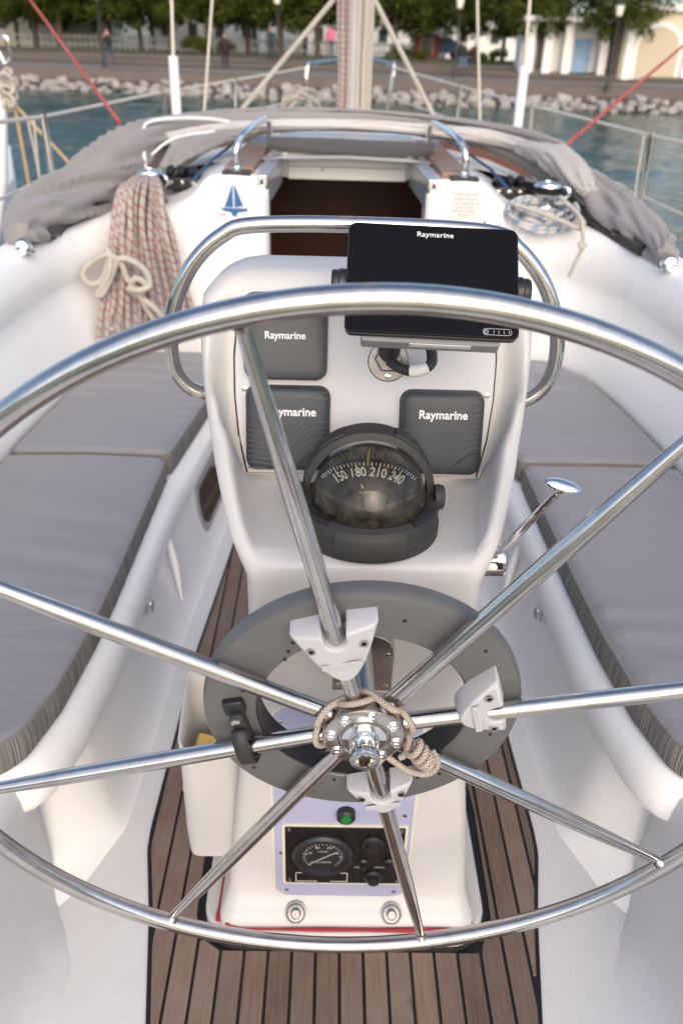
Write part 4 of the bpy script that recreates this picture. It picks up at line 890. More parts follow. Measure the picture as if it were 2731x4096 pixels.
def clamp(a, flip, rflat, rtip, hw):
    F = wframe(a, 0, 0); sl = .0135; dp = .018; sg = 1 if rtip < rflat else -1
    pts = [(hw, rflat-.002*sg)]
    for k in range(1, 14):
        t = 1-2*k/14; pts.append((hw*t, rflat-(rflat-rtip)*(1-abs(t)**1.75)-.002*sg))
    pts += [(-hw, rflat-.002*sg), (-sl-.0005, rflat+.001*sg), (-sl, rflat-dp*.6*sg)]
    pts += [(sl*math.cos(PI-PI*k/6), rflat-dp*.6*sg-sl*.75*math.sin(PI*k/6)*sg) for k in range(1, 6)]
    pts += [(sl, rflat-dp*.6*sg), (sl+.0005, rflat+.001*sg)]
    bm = MB(); n = len(pts)
    def zz(x, y, top): return .0155+.004*(1-(x/hw)**2) if top else -.035
    cx, cy = 0, (rflat+rtip)/2
    lo = [(x,y,-.025) for x, y in pts]; mid = [(x,y,-.006) for x, y in pts]
    hi = [(x*.92, cy+(y-cy)*.90, .0120-.012*min(1,(x/hw)**2)) for x, y in pts]
    for L in (lo, mid, hi): bm.v += [tuple(F @ Vector(p)) for p in L]
    for j in range(2): bm.f += [(j*n+i, j*n+(i+1)%n, (j+1)*n+(i+1)%n, (j+1)*n+i) for i in range(n)]
    bm.f.append(tuple(range(2*n, 3*n)))
    c = obj('spoke_clamp', bm, M_clamp, wd_, smooth=50, fixn=True, bevel=.003)
    q = MB(); q.lathe([(.0165,-.003),(.0165,.0146),(.0125,.0147),(.0120,-.002)], 16, F @ Matrix.Translation((0,rflat-dp*.85*sg,0)), cap=False)
    for x in (-hw*.58, hw*.58):
        A = F @ Matrix.Translation((x, rflat-(rflat-rtip)*.30, .0078)); s_ = MB(); s_.lathe([(.0052,-.001),(.0052,.0004),(.0046,.0006),(.0030,.0002)], 14, A); h = obj('clamp_screw', s_, M_hub, c)
        s_ = MB(); s_.lathe([(.0030,.0003),(0,.0003)], 12, A); obj('screw_recess', s_, M_caulk, h)
    t = MB(); t.box((0, rflat-(rflat-rtip)*.62, .0118), (.046,.0085,.0012), F); obj('embossed_panel', t, M_clamp, c, bevel=.0005)
    obj('embossed_name', text_mesh('Raymarine', .0080, .0008, .0001, F @ Matrix.Translation((0,rflat-(rflat-rtip)*.62,.0120)) @ (Matrix.Identity(4) if sg < 0 or True else Matrix.Identity(4)) @ Matrix.Rotation(0 if a > 180 else PI,4,'Z')), M_clamp, c, smooth=0)
clamp(257.4, False, .176, .098, .051); clamp(78.4, False, .120, .166, .045); clamp(347.0, False, .172, .116, .048)
# black strap bracket over the left spoke
F = wframe(167.5,.150,0); q = MB(); q.box((.0,.0,-.018), (.090,.017,.020), F); bk = obj('strap_bracket', q, M_rubber, wd_, bevel=.004)
q = MB(); arc = [(.030*math.cos(PI*k/10), .016*math.sin(PI*k/10)-.008) for k in range(11)]
P = [[tuple(F @ Vector((x+(-.003), yy, z+.004))) for x, z in arc] for yy in (-.009,.009)]; P2 = [[tuple(F @ Vector((x*.86-.003, yy, z*.9))) for x, z in arc] for yy in (-.009,.009)]
q.grid(P); q.grid(P2); obj('strap', q, M_rubber, bk, solid=.003)
for x in (-.035,.040):
    q = MB(); q.lathe([(.0058,0),(.0056,.003),(.003,.0038),(0,.0036)], 16, F @ Matrix.Translation((x,0,-.0065))); obj('strap_screw', q, M_steel, bk)
q = MB(); q.box((.052,.0,-.03), (.022,.026,.03), F); obj('end_clip', q, M_black, bk, bevel=.003)

# ================================================================== instruments on the console
def suncover(x, h, w, hh, m, label, ridges, tx, ty, ts, tilt=0):
    e = thing('instrument_cover', label, 'instrument cover', tuple(panel(x,h,.007).translation), 'sun covers on the console')
    rows = []
    for g, z in ((-.002,.006),(0,.010),(0,.018),(.001,.022),(.0035,.0255),(.008,.0278),(.016,.0288),(.03,.0294)):
        rows.append([tuple(panel(x,h) @ Vector((px, py, z+.0006*math.cos(px*30)))) for px, py in rrect(w-2*g, hh-2*g, max(.004,.017-g*.5), 6)])
    q = MB(); q.grid(rows, cv=True); n = len(rows[0]); q.f.append(tuple(len(q.v)-n+i for i in range(n))); cv = obj('shell', q, m, e, smooth=50)
    if ridges:
        q = MB()
        for k in range(15):
            pts = []
            for t in range(17):
                u = t/16; px = -w*.47+w*.94*u; py = -hh*.62+k*.0088+.050*sstep(.30,.95,u)+.0022*math.sin(u*9+k*.35)-.02*sstep(.8,1.1,u)*0
                py -= .012*(1-u)*(k-7)*.02
                if -hh*.475 < py < hh*.47 and not (py > hh*.10 and px < w*.22) and not (abs(px-tx) < .042 and abs(py-ty) < .012):
                    ed = min(w/2-abs(px), hh/2-abs(py)); z = .0294-.0016*max(0,(.022-ed)/.014)
                    pts.append(tuple(panel(x,h) @ Vector((px,py,z))))
                else:
                    if len(pts) > 2: q.tube(pts, .0012, 5)
                    pts = []
            if len(pts) > 2: q.tube(pts, .0012, 5)
        if q.v: obj('moulded_ridges', q, m, cv)
    obj('lettering', text_mesh('Raymarine', ts, .0003, ts*.022, panel(x+tx,h+ty,.0303), .95), M_letter, cv, smooth=0)
suncover(-.112,.064,.126,.128,M_cover,'slate sun cover with moulded waves, lower left on the console behind the wheel spoke',True,.006,.028,.0182)
suncover(.121,.062,.126,.128,M_cover,'slate sun cover with moulded waves, lower right on the console',True,.000,.030,.0182)
suncover(-.116,.200,.122,.124,M_cover2,'dirty scuffed plain grey sun cover, upper left on the console',False,.000,.004,.0148)
# chartplotter
cp = thing('chartplotter', 'black touchscreen chartplotter on a bracket above the console, screen off', 'chartplotter', (.074,1.16,1.10))
A = Vector((-.030,1.075,1.313)); B = Vector((.182,1.071,1.309)); Dn = Vector((-.034,.972,1.203))
ex = (B-A).normalized(); ey = (A-Dn); ey = (ey-ex*ey.dot(ex)).normalized(); cpo = A+(B-A)/2-ey*.0745
CF = frame(tuple(cpo), tuple(ex), tuple(ey))
q = MB(); q.prism(rrect(.210,.149,.009,5), -.012, -.001, CF); obj('housing', q, M_black, cp, bevel=.002)
q = MB(); q.prism(rrect(.212,.151,.010,5), -.004, -.0018, CF); obj('edge_trim', q, M_black, cp, bevel=.0008)
q = MB(); q.prism(rrect(.209,.148,.009,5), -.002, .0012, CF); sc = obj('screen', q, M_screen, cp, bevel=.0008)
obj('lettering', text_mesh('Raymarine', .0098, .0001, .0001, CF @ Matrix.Translation((.002,.061,.0014)), 1.05, 1.05), M_letter, sc, smooth=0)
q = MB(); ro = rrect(.035,.0085,.0042,6); ri = rrect(.0342,.0077,.0038,6); n = len(ro); T = CF @ Matrix.Translation((.079,-.0665,.0015))
q.add([tuple(T @ Vector((x,y,0))) for x, y in ro]+[tuple(T @ Vector((x,y,0))) for x, y in ri], [(i,(i+1)%n,n+(i+1)%n,n+i) for i in range(n)])
for k in range(4):
    q.grid([[tuple(T @ Vector((-.0065+k*.0062+r*math.cos(a), r*math.sin(a), .0001))) for r in (.0022,.0026)] for a in np.linspace(-.8,.8,7)])
q.grid([[tuple(T @ Vector((-.0135+r*math.cos(a), r*math.sin(a), .0001))) for r in (.0021,.0027)] for a in np.linspace(PI/2+.5,PI/2+2*PI-.5,14)]); q.box((-.0135,.0020,.0001), (.0006,.0028,.0001), T)
obj('power_symbols', q, M_letter, sc, smooth=0)
q = MB(); q.prism(rrect(.165,.125,.012,5), -.050, -.011, CF); obj('rear_housing', q, M_black, cp, bevel=.006)
q = MB(); q.prism(rrect(.17,.018,.004,3,0,-.071), -.030, -.010, CF); obj('underside', q, simple('grey_plastic', (.22,.22,.225), .5), cp, bevel=.002)
q = MB(); q.box((.012,-.0805,-.016), (.075,.0012,.008), CF); obj('sticker', q, M_silv, cp, smooth=0)
for s in (-1,1):
    q = MB(); q.lathe([(.019,.0),(.020,.003),(.020,.010),(.0185,.012),(.0185,.018),(.017,.0205),(0,.021)], 24, CF @ Matrix.Translation((s*.104,.002,-.026)) @ Matrix.Rotation(s*PI/2,4,'Y')); obj('knob', q, M_black, cp)
    q = MB(); q.tube(cr([tuple(CF @ Vector((s*.098,.002,-.030))), tuple(CF @ Vector((s*.092,-.01,-.056))), tuple(CF @ Vector((s*.06,-.025,-.080))), tuple(CF @ Vector((0,-.04,-.088)))], 5), .009, 8, flat=.5); obj('bracket_arm', q, M_black, cp)
# mount base, pole, cable and tape
q = MB(); q.lathe([(.031,.005),(.031,.0075),(.029,.009),(.014,.0095)], 30, panel(.037,.168)); mb_ = obj('mount_flange', q, M_dull, cp)
q = MB(); q.lathe([(.021,.008),(.021,.017),(.018,.019)], 6, panel(.037,.172)); obj('mount_nut', q, M_dull, mb_, smooth=0)
screw(mb_, panel(.037,.146,.0092), .005)
q = MB(); q.lathe([(.0155,.015),(.0165,.022),(.0155,.045),(.011,.075)], 18, panel(.037,.174) @ Matrix.Rotation(-.5,4,'X')); obj('mount_pole', q, M_rubber, cp)
k0 = panel(.037,.172,.04).translation; cab = cr([k0, k0+Vector((.014,-.018,-.004)), k0+Vector((.034,-.028,-.004)), k0+Vector((.056,-.024,.004)), k0+Vector((.058,-.008,.02)), k0+Vector((.050,.01,.05))], 7)
q = MB(); q.tube(cab, .0078, 12); cb = obj('cable', q, M_rubber, cp)
q = MB(); q.tube([c for c in cab[12:20]], [.0088+.0005*math.sin(i*2) for i in range(8)], 12, cap=False); obj('tape_wrap', q, M_tape, cb)
# ------------------------------------------------------------------ compass
co = thing('steering_compass', 'black bracket compass with clear dome on the shelf of the pedestal', 'compass', (.009,1.03,.902))
T = Matrix.Translation((.009,1.03,0))
q = MB(); q.lathe([(.101,.901),(.101,.918),(.099,.920),(.099,.938),(.097,.943),(.088,.947),(.0815,.945),(.080,.930)], 72, T, cap=False); base = obj('base', q, M_rubber, co)
for a0, a1 in ((-118,-62),):
    P = [[tuple(T @ Vector((r*math.cos(math.radians(a)), r*math.sin(math.radians(a)), z))) for r, z in ((.0995,.903),(.1035,.905),(.1035,.934),(.0985,.9405),(.092,.9445))] for a in np.linspace(a0,a1,14)]
    q = MB(); q.grid(P); q.f.append((0,1,2,3,4)); q.f.append(tuple(len(q.v)-5+i for i in range(5))); obj('front_panel', q, M_rubber, base, smooth=40)
for sd in (-1,1):
    q = MB(); P = [[tuple(T @ Vector((r*math.cos(math.radians(a)), r*math.sin(math.radians(a)), z))) for r, z in ((.0835,.9475),(.0845,.9505),(.0945,.9495),(.0965,.944))] for a in (np.linspace(-52,-18,9) if sd > 0 else np.linspace(-162,-128,9))]
    q.grid(P); obj('bezel_slot', q, M_caulk, base)
q = MB(); prof = [(.0815*math.cos(t), .945+.0815*math.sin(t)*1.0) for t in np.linspace(0, PI/2-.001, 22)]; q.lathe(prof, 64, T, cap=False); obj('dome', q, M_glass, co, smooth=80)
q = MB(); q.lathe([(.079,.932),(.062,.918),(0,.912)], 48, T, cap=False); obj('bowl', q, M_gauge, co)
CZ = .962
q = MB(); q.lathe([(.0,CZ-.024),(.022,CZ-.022),(.046,CZ-.013),(.073,CZ+.006),(.0745,CZ+.006),(.0745,CZ-.006)], 64, T, cap=False); card = obj('compass_card', q, M_gauge, co)
HEAD = 195
q = MB()
for d in range(0,360,5):
    if abs(d-HEAD) > 72: continue
    a = math.radians(90-(d-HEAD)*-1); a = math.radians(90+(HEAD-d)); L = .0085 if d % 30 == 0 else (.006 if d % 10 == 0 else .0045)
    q.box((-L/2,0,.0006), (L,.0016 if d % 10 == 0 else .0011,.0010), T @ Matrix.Rotation(a,4,'Z') @ Matrix.Translation((.0728,0,CZ+.0055)) @ Matrix.Rotation(-.606,4,'Y'))
obj('card_ticks', q, M_letter, card, smooth=0)
for d in range(0,360,30):
    if abs(d-HEAD) > 60: continue
    a = math.radians(90+(HEAD-d)); R_ = T @ Matrix.Rotation(a-PI/2,4,'Z') @ Matrix.Translation((0,.0575,CZ-.0032)) @ Matrix.Rotation(.606,4,'X')
    obj('card_numeral', text_mesh(str(d), .0215, .0002, .00035, R_, .80), M_letter, card, smooth=0)
obj('card_letter', text_mesh('S', .010, .0002, .0001, T @ Matrix.Rotation(math.radians(HEAD-180),4,'Z') @ Matrix.Translation((0,.034,CZ-.0145)) @ Matrix.Rotation(.5,4,'X')), M_letter, card, smooth=0)
obj('card_name', text_mesh('PLASTIMO', .0055, .0002, 0, T @ Matrix.Translation((0,.0245,CZ-.0195)) @ Matrix.Rotation(.4,4,'X')), M_yellow, card, smooth=0)
q = MB(); q.prism([(-.0016,-.004),(.0016,-.004),(.0007,.034),(-.0007,.034)], 0, .0012, T @ frame((0,.0735,CZ+.010), (1,0,0), (0,-.60,.80))); obj('lubber_line', q, M_yellow, co, smooth=0)
P = [[tuple(T @ Vector((.0795*math.cos(e)*math.cos(a), .0795*math.cos(e)*math.sin(a), .945+.0795*math.sin(e)))) for e in np.linspace(0,1.18,14)] for a in np.linspace(math.radians(12),math.radians(168),30)]
q = MB(); q.grid(P); obj('added_dark_liner', q, M_gauge, co)  # liner added only to blacken the view through the dome
# hinged hood arch behind the dome
P = []
for k in range(41):
    t = PI*k/40; ca, sa = math.cos(t), math.sin(t)
    P.append([tuple(T @ Vector((r*ca, y, .943+(r*sa)*1.0))) for r, y in ((.0845,.018),(.0945,.022),(.0960,.027),(.0945,.058),(.0850,.062),(.0840,.040))])
q = MB(); q.grid(P, cv=True); q.f.append(tuple(range(6))); q.f.append(tuple(len(q.v)-6+i for i in range(6))); hd = obj('hood', q, M_rubber, co, smooth=40, fixn=True)
for a0 in (44,112):
    q = MB(); P = [[tuple(T @ Vector((r*math.cos(math.radians(a)), y, .943+r*math.sin(math.radians(a))))) for r, y in ((.0940,.024),(.0978,.028),(.0978,.052),(.0940,.056))] for a in np.linspace(a0,a0+24,10)]; q.grid(P); obj('hood_rib', q, M_rubber, hd)
for sd in (-1,1):
    q = MB(); q.lathe([(.018,-.004),(.019,0),(.019,.003),(.0175,.0045),(.0175,.008),(.014,.0100),(0,.0105)], 24, T @ Matrix.Translation((sd*.0985,.014,.943)) @ Matrix.Rotation(sd*PI/2,4,'Y')); obj('hinge_knob', q, M_rubber, hd)
# ------------------------------------------------------------------ engine control lever
th = thing('throttle_lever', 'chrome engine control lever on the right side of the pedestal', 'lever', (.18,1.02,.84))
q = MB(); q.lathe([(.032,-.012),(.032,.0),(.029,.004),(.025,.008),(.024,.048),(.021,.052),(0,.053)], 26, axis_frame((.164,1.03,.848), (.96,-.22,.12))); tb = obj('lever_base', q, M_chrome, th)
q = MB(); q.box((0,.002,.030), (.040,.040,.022), axis_frame((.164,1.03,.848), (.96,-.22,.12))); obj('tape_patch', q, M_tape, tb, bevel=.006)
lv = cr([(.196,1.024,.854),(.206,.990,.900),(.217,.948,.958),(.228,.915,1.005),(.236,.900,1.030)], 6)
q = MB(); q.tube(lv, list(np.linspace(.0125,.0075,len(lv))), 12, flat=.55); obj('lever_arm', q, M_chrome, th)
q = MB(); q.lathe([(0,-.013),(.0085,-.012),(.016,-.008),(.0205,-.002),(.0205,.003),(.016,.008),(.008,.011),(0,.0115)], 28, frame((.2385,.898,1.040), (1,-.05,-.25), (.1,1,.35)) @ Matrix.Diagonal((1.12,.48,.60,1))); obj('knob', q, M_chrome, th)
from mathutils import noise as mnoise
# ================================================================== cushions
XO = [(.90,.99),(1.5,1.0),(2.2,.985),(2.6,.955),(2.9,.92),(3.05,.86),(3.12,.80),(3.17,.70)]
def cushion(s, y0, y1, inner, zt, label, seed, r0=.03, r1=.03, outer=XO, amp=1.0):
    rr = random.Random(seed); ph = [rr.uniform(0,6.28) for _ in range(8)]; zb = .3745
    e = thing('seat_cushion', label, 'cushion', (s*.75,(y0+y1)/2,zb), 'cockpit seat cushions')
    ys_ = sorted(set([y0+(y1-y0)*i/74 for i in range(75)]+[y0+d for d in (.004,.009,.014,.02,.027)]+[y1-d for d in (.004,.009,.014,.02,.027)]))
    def lim(y):
        a, b = lerpt(inner, y), lerpt(outer, y)
        for d, r in ((y-y0, r0), (y1-y, r1)):
            if d < r: c = r-math.sqrt(max(0,r*r-(r-d)**2)); a += c; b -= c
        return a, b
    K = [0,.006,.013,.022,.035,.06,.1,.15,.2,.26,.32,.38,.44,.5,.56,.62,.68,.74,.8,.86,.9,.94,.965,.985,1]
    P = []
    for y in ys_:
        a, b = lim(y); row = []
        for k in K:
            x = a+(b-a)*k; d = min(x-a, b-x, y-y0, y1-y); t = max(0,1-d/.024)
            wr = .0030*math.sin(y*62+2.2*math.sin(x*5+ph[0])+ph[1])*max(0,math.sin(y*7+x*3+ph[2]))+.0040*math.sin(y*31+1.8*math.sin(x*3.3+ph[3])+ph[4])*max(0,math.sin(y*4.1-x*6+ph[5]))
            wr += .003*math.sin(y*9+x*4+ph[6])+.003*math.sin(x*11+y*2+ph[7]); wr += .0040*math.sin(y*88+ph[1]*2+x*8)*math.exp(-(x-a)/.07)*max(0,math.sin(y*5+ph[3]))
            row.append((s*x, y, zt+amp*wr*min(1,d/.03)-.013*t*t+.004*math.sin(PI*k)))
        P.append(row)
    q = MB(); q.grid(P); obj('cover', q, M_cush, e, smooth=70, fixn=True)
    per = [P[i][0] for i in range(len(P))]+[p for p in P[-1][1:]]+[P[i][-1] for i in range(len(P)-2,-1,-1)]+[p for p in P[0][-2:0:-1]]
    L = [0]
    for i in range(1, len(per)+1): L.append(L[-1]+(Vector(per[i % len(per)])-Vector(per[i-1])).length)
    ctr = Vector((s*.76,(y0+y1)/2,0)); n = len(per); band = []
    for i, p in enumerate(per):
        tan = Vector(per[(i+1) % n])-Vector(per[i-1]); nr = Vector((tan.y,-tan.x,0)); nr = nr.normalized() if nr.length else nr
        if nr.dot(Vector((p[0],p[1],0))-ctr) < 0: nr = -nr
        puff = .0015*math.sin(L[i]*70)
        band.append([(p[0]+nr.x*o, p[1]+nr.y*o, z) for o, z in ((-.0005,p[2]+.001),(.0025+puff,zt-.022),(.0045+puff,zt-.042),(.003+puff,zb+.008),(.0,zb))])
    q = MB(); q.grid(band, cu=True, uv=lambda i, j: (L[min(i,len(L)-1)], j*.012)); obj('side_band', q, M_stripe, e, smooth=70, fixn=True)
    q = MB(); q.tube([(p[0],p[1],p[2]+.0008) for p in per], .0024, 6, closed=True); obj('piping', q, M_pipe, e)
IF_ = [(2.19,.523),(2.63,.474),(3.15,.425)]; IA = [(.99,.625),(1.03,.602),(1.08,.58),(1.2,.552),(1.4,.535),(1.6,.530),(2.2,.525)]
cushion(-1,2.207,3.13,IF_,.455,'grey canvas seat cushion at the forward left of the cockpit, under the coiled rope',1)
cushion(-1,.985,2.187,IA,.451,'grey canvas seat cushion with striped edge, along the left bench beside the wheel',2,r0=.11)
cushion(1,2.207,3.13,IF_,.455,'grey canvas seat cushion at the forward right of the cockpit, beyond the throttle lever',3)
cushion(1,.985,2.187,IA,.451,'grey canvas seat cushion with striped edge, along the right bench beside the throttle lever',4,r0=.11)
cushion(1,.52,.93,[(.4,.70),(.9,.70),(.93,.70)],.452,'small cushion with striped edge at the lower right, aft of the right bench',5,r0=.05,r1=.07)
# ================================================================== sprayhood folded down
dg_ = thing('sprayhood', 'grey canvas sprayhood folded down in a bundle across the cabin top', 'sprayhood', (0,3.6,1.0))
def bundle(path, rad, seed, m, name, seg=22, fold=.30, squash=1.0, parent=None):
    pts = cr(path, 16); n = len(pts); seg *= 2; R = np.interp(np.linspace(0,1,n), np.linspace(0,1,len(rad)), rad); rr = random.Random(seed); ph = [rr.uniform(0,6.28) for _ in range(9)]
    Nn = Vector((0,0,1)); rows = []
    for i in range(n):
        T = (pts[min(i+1,n-1)]-pts[max(i-1,0)]).normalized(); up_ = (Vector((0,0,1))-T*T.z).normalized(); sd = T.cross(up_)
        row = []
        for k in range(seg):
            a = 2*PI*k/seg; u = i/n*14
            L_ = i/n*len(path)*.32; tw = a+L_*1.3; q0 = Vector((math.cos(tw)*1.5+ph[0], math.sin(tw)*1.5+ph[1], L_*1.15+ph[2]))
            r1 = 1-2*math.sqrt(mnoise.noise(q0*1.3)**2+.0025); r2_ = 1-2*math.sqrt(mnoise.noise(q0*2.2+Vector((7,3,1)))**2+.006); r3 = mnoise.noise(q0*.7+Vector((1,9,4)))
            f = 1+fold*(.85*r1-.40+.16*r2_-.04+.9*r3)
            row.append(tuple(pts[i]+(up_*math.sin(a)*squash+sd*math.cos(a))*R[i]*f))
        rows.append(row)
    q = MB(); q.grid(rows, cv=True); q.f.append(tuple(range(seg))); q.f.append(tuple(len(q.v)-seg+i for i in range(seg)))
    return obj(name, q, m, parent or dg_, smooth=80, fixn=True)
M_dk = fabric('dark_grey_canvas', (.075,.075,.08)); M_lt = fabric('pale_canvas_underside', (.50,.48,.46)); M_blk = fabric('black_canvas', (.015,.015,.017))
main = [(1.035,2.74,.945),(1.045,2.85,.955),(1.03,3.02,.975),(.985,3.20,1.00),(.93,3.36,1.04),(.87,3.55,1.10),(.74,3.80,1.155),(.52,3.98,1.19),(.2,4.06,1.215),(-.2,4.06,1.215),(-.52,3.96,1.195),(-.76,3.75,1.165),(-.86,3.52,1.11),(-.93,3.34,1.055),(-1.0,3.18,1.01),(-1.045,3.0,.98),(-1.06,2.85,.96),(-1.045,2.74,.95)]
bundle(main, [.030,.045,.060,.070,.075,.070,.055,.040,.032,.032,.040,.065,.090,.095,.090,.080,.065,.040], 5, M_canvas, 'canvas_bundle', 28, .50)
bundle([(1.0,2.86,.935),(.97,3.06,.95),(.90,3.25,.985),(.82,3.42,1.02)], [.02,.030,.034,.02], 8, M_blk, 'black_boot')
bundle([(-1.0,2.84,.935),(-.99,3.02,.945),(-.93,3.2,.97),(-.85,3.34,.99)], [.02,.030,.034,.02], 9, M_blk, 'black_boot')
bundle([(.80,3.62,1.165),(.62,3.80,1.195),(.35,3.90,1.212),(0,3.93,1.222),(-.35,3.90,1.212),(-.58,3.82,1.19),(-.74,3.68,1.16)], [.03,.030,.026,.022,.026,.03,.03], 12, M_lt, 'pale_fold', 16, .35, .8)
bundle([(.84,3.50,1.20),(.70,3.72,1.232),(.45,3.96,1.248),(.1,4.08,1.262),(-.3,4.08,1.258),(-.6,3.95,1.240),(-.80,3.70,1.225)], [.016,.020,.018,.016,.018,.022,.02], 13, M_canvas, 'top_fold', 14, .4, .6)
bundle([(.36,3.745,1.148),(.15,3.735,1.146),(-.12,3.735,1.150),(-.33,3.745,1.154)], [.024,.031,.031,.024], 14, M_dk, 'rolled_window', 14, .14)
bundle([(-.40,3.92,1.18),(-.55,3.75,1.16),(-.66,3.55,1.12),(-.70,3.42,1.07)], [.03,.045,.055,.035], 15, M_canvas, 'inner_fold', 16, .5, .7)
bundle([(.70,3.66,1.175),(.80,3.50,1.15),(.865,3.36,1.105),(.90,3.24,1.06)], [.025,.05,.05,.025], 16, fabric('light_grey_canvas', (.40,.38,.36)), 'side_flap', 16, .45, .9)  # side flap in a lighter grey canvas
q = MB(); q.tube(cr([(-.775,3.42,1.05),(-.785,3.46,1.12),(-.80,3.56,1.205),(-.78,3.63,1.232),(-.68,3.72,1.240),(-.58,3.80,1.235),(-.5,3.88,1.22)], 6), .007, 8); obj('piping', q, M_white, dg_)
q = MB(); q.tube(cr([(-.79,3.5,1.10),(-.70,3.62,1.17),(-.55,3.76,1.19)], 6), .006, 8); obj('piping', q, M_white, dg_)
for s in (-1,1):
    q = MB(); q.tube(cr([(s*1.035,2.71,.93),(s*1.04,2.75,.945),(s*1.05,2.9,.955),(s*1.03,3.05,.97)], 5), .0125, 12); hp_ = obj('hoop_tube', q, M_chrome, dg_)
    q = MB(); q.lathe([(.022,-.02),(.026,-.01),(.026,.012),(.018,.022),(0,.024)], 16, axis_frame((s*1.03,2.705,.928), (0,-1,.15))); obj('hinge_fitting', q, M_chrome, hp_)
    q = MB(); q.lathe([(.03,0),(.03,.006),(.02,.01)], 16, Matrix.Translation((s*1.03,2.71,.905))); obj('deck_mount', q, M_chrome, hp_)
# ================================================================== winches and clutches
def winch(x, y, z, label):
    e = thing('winch', label, 'winch', (x,y,z), 'cabin top winches'); T = Matrix.Translation((x,y,z))
    q = MB(); q.lathe([(.062,0),(.062,.018),(.054,.024)], 32, T); obj('base', q, M_hub, e)
    q = MB(); q.lathe([(.052,.020),(.046,.030),(.042,.050),(.041,.070),(.046,.086),(.050,.090)], 32, T); obj('drum', q, M_chrome, e)
    q = MB(); q.lathe([(.054,.091),(.058,.096),(.050,.102),(.050,.106),(.058,.112),(.056,.116)], 32, T); obj('self_tailer', q, M_black, e)
    q = MB(); q.lathe([(.056,.115),(.052,.126),(.036,.132),(.022,.133),(.020,.128),(0,.128)], 32, T); obj('cap', q, M_chrome, e)
    q = MB(); q.tube(cr([(x+.05,y-.03,z+.118),(x+.066,y-.04,z+.112),(x+.070,y-.042,z+.092),(x+.055,y-.035,z+.078)], 5), .008, 8); obj('feeder_arm', q, M_chrome, e)
winch(-.735,3.29,.965,'chrome self-tailing winch at left, holding the coil of red-flecked rope'); winch(.752,3.29,.958,'chrome self-tailing winch at right, inside the blue-flecked rope coil')
def clutch(x, y, z, s, label):
    e = thing('rope_clutch', label, 'rope clutch', (x,y,z), 'rope clutches')
    q = MB(); q.box((x,y,z+.022), (.135,.13,.044)); obj('body', q, M_black, e, bevel=.006)
    for k in range(3):
        q = MB(); xx = x-.042+.042*k; q.tube(cr([(xx,y+.03,z+.045),(xx,y-.01,z+.066),(xx,y-.06,z+.070),(xx,y-.075,z+.058)], 4), [.013]*5+[.015]*4+[.014]*4, 10); lv_ = obj('lever', q, M_black, e)
        q = MB(); q.lathe([(.009,0),(.009,.004),(.004,.005)], 12, axis_frame((xx,y-.066,z+.025), (0,-1,0))); obj('cheek_bolt', q, M_hub, lv_)
clutch(-.632,3.44,1.015,-1,'black rope clutch with three levers beside the left winch'); clutch(.625,3.44,1.012,1,'black rope clutch with three levers beside the right winch')
# control lines leading aft from the mast
for i, (xx, m) in enumerate(((-.52,M_rope_blue),(.545,M_rope_blue))):
    q = MB(); q.tube(cr([(xx,5.2,1.09),(xx,3.6,1.115),(xx+(-.02 if xx < 0 else .02),3.36,1.098),(xx+(-.055 if xx < 0 else .055),3.27,1.062)], 6), .006, 8)
    tag(obj('control_line', q, simple('navy_line', (.02,.07,.14), .7)), ('thin navy control line running over the left cabin corner','thin navy control line running over the right cabin corner')[i], 'rope', 'control lines')
# ================================================================== coiled ropes
def wall_y(x): return lerpt([(.50,3.15),(.62,3.14),(.75,3.10),(.85,3.03),(.93,2.93)], abs(x))
rr = random.Random(3); pts = []; ns = 11
pts.append((-.735,3.27,1.06))
for i in range(ns):
    u = i/(ns-1); xt = -.735+(u-.5)*.14; xb = -.735+(u-.5)*.31; lay = rr.uniform(0,.065); j = rr.uniform(-.03,.03)
    top = [(xt*.5-.735*.5,3.235,1.062+j*.3),(xt,wall_y(xt)+.05-lay,1.045)]
    down = [(xt+(xb-xt)*k+rr.uniform(-.008,.008), wall_y(xt+(xb-xt)*k)-.012-lay-rr.uniform(0,.008), 1.0-.43*k+j) for k in (.2,.5,.8)]
    bot = [(xb-.006,wall_y(xb)-.015-lay,.56+j*2),(xb+.008,wall_y(xb)-.02-lay,.545+j*2),(xb+.020,wall_y(xb)-.015-lay*.5,.56+j*2)]
    upp = [(xt+.014+(xb-xt)*k+rr.uniform(-.006,.006), wall_y(xt+(xb-xt)*k)-.014-lay*.5, 1.0-.43*k+j) for k in (.8,.5,.2)]
    pts += top+down+bot+upp
pts.append((-.72,3.25,1.05))
q = MB(); q.tube(cr(pts, 5), .0108, 8); tag(obj('rope_coil', q, M_rope_red), 'hanging coil of cream rope with red flecks on the left winch', 'rope coil')
Y = 2.985
tie = [(-.70,Y+.03,.60),(-.725,Y+.01,.66),(-.742,Y-.01,.715),(-.765,Y-.02,.745),(-.745,Y-.03,.775),(-.715,Y-.02,.755),(-.735,Y-.01,.720),(-.775,Y-.02,.770),(-.79,Y-.03,.825),(-.835,Y-.03,.855),(-.89,Y-.03,.83),(-.925,Y-.04,.79),(-.905,Y-.04,.755),(-.865,Y-.03,.765),(-.84,Y-.02,.82),(-.835,Y-.02,.865),(-.825,Y-.03,.845),(-.835,Y-.04,.79),(-.87,Y-.04,.735),(-.885,Y-.04,.715),(-.86,Y-.04,.725),(-.82,Y-.03,.80),(-.79,Y-.04,.845),(-.745,Y-.035,.835),(-.71,Y-.02,.80),(-.70,Y-.02,.75),(-.735,Y-.035,.735),(-.775,Y-.02,.735),(-.74,Y,.70),(-.69,Y,.66),(-.655,Y+.03,.59)]
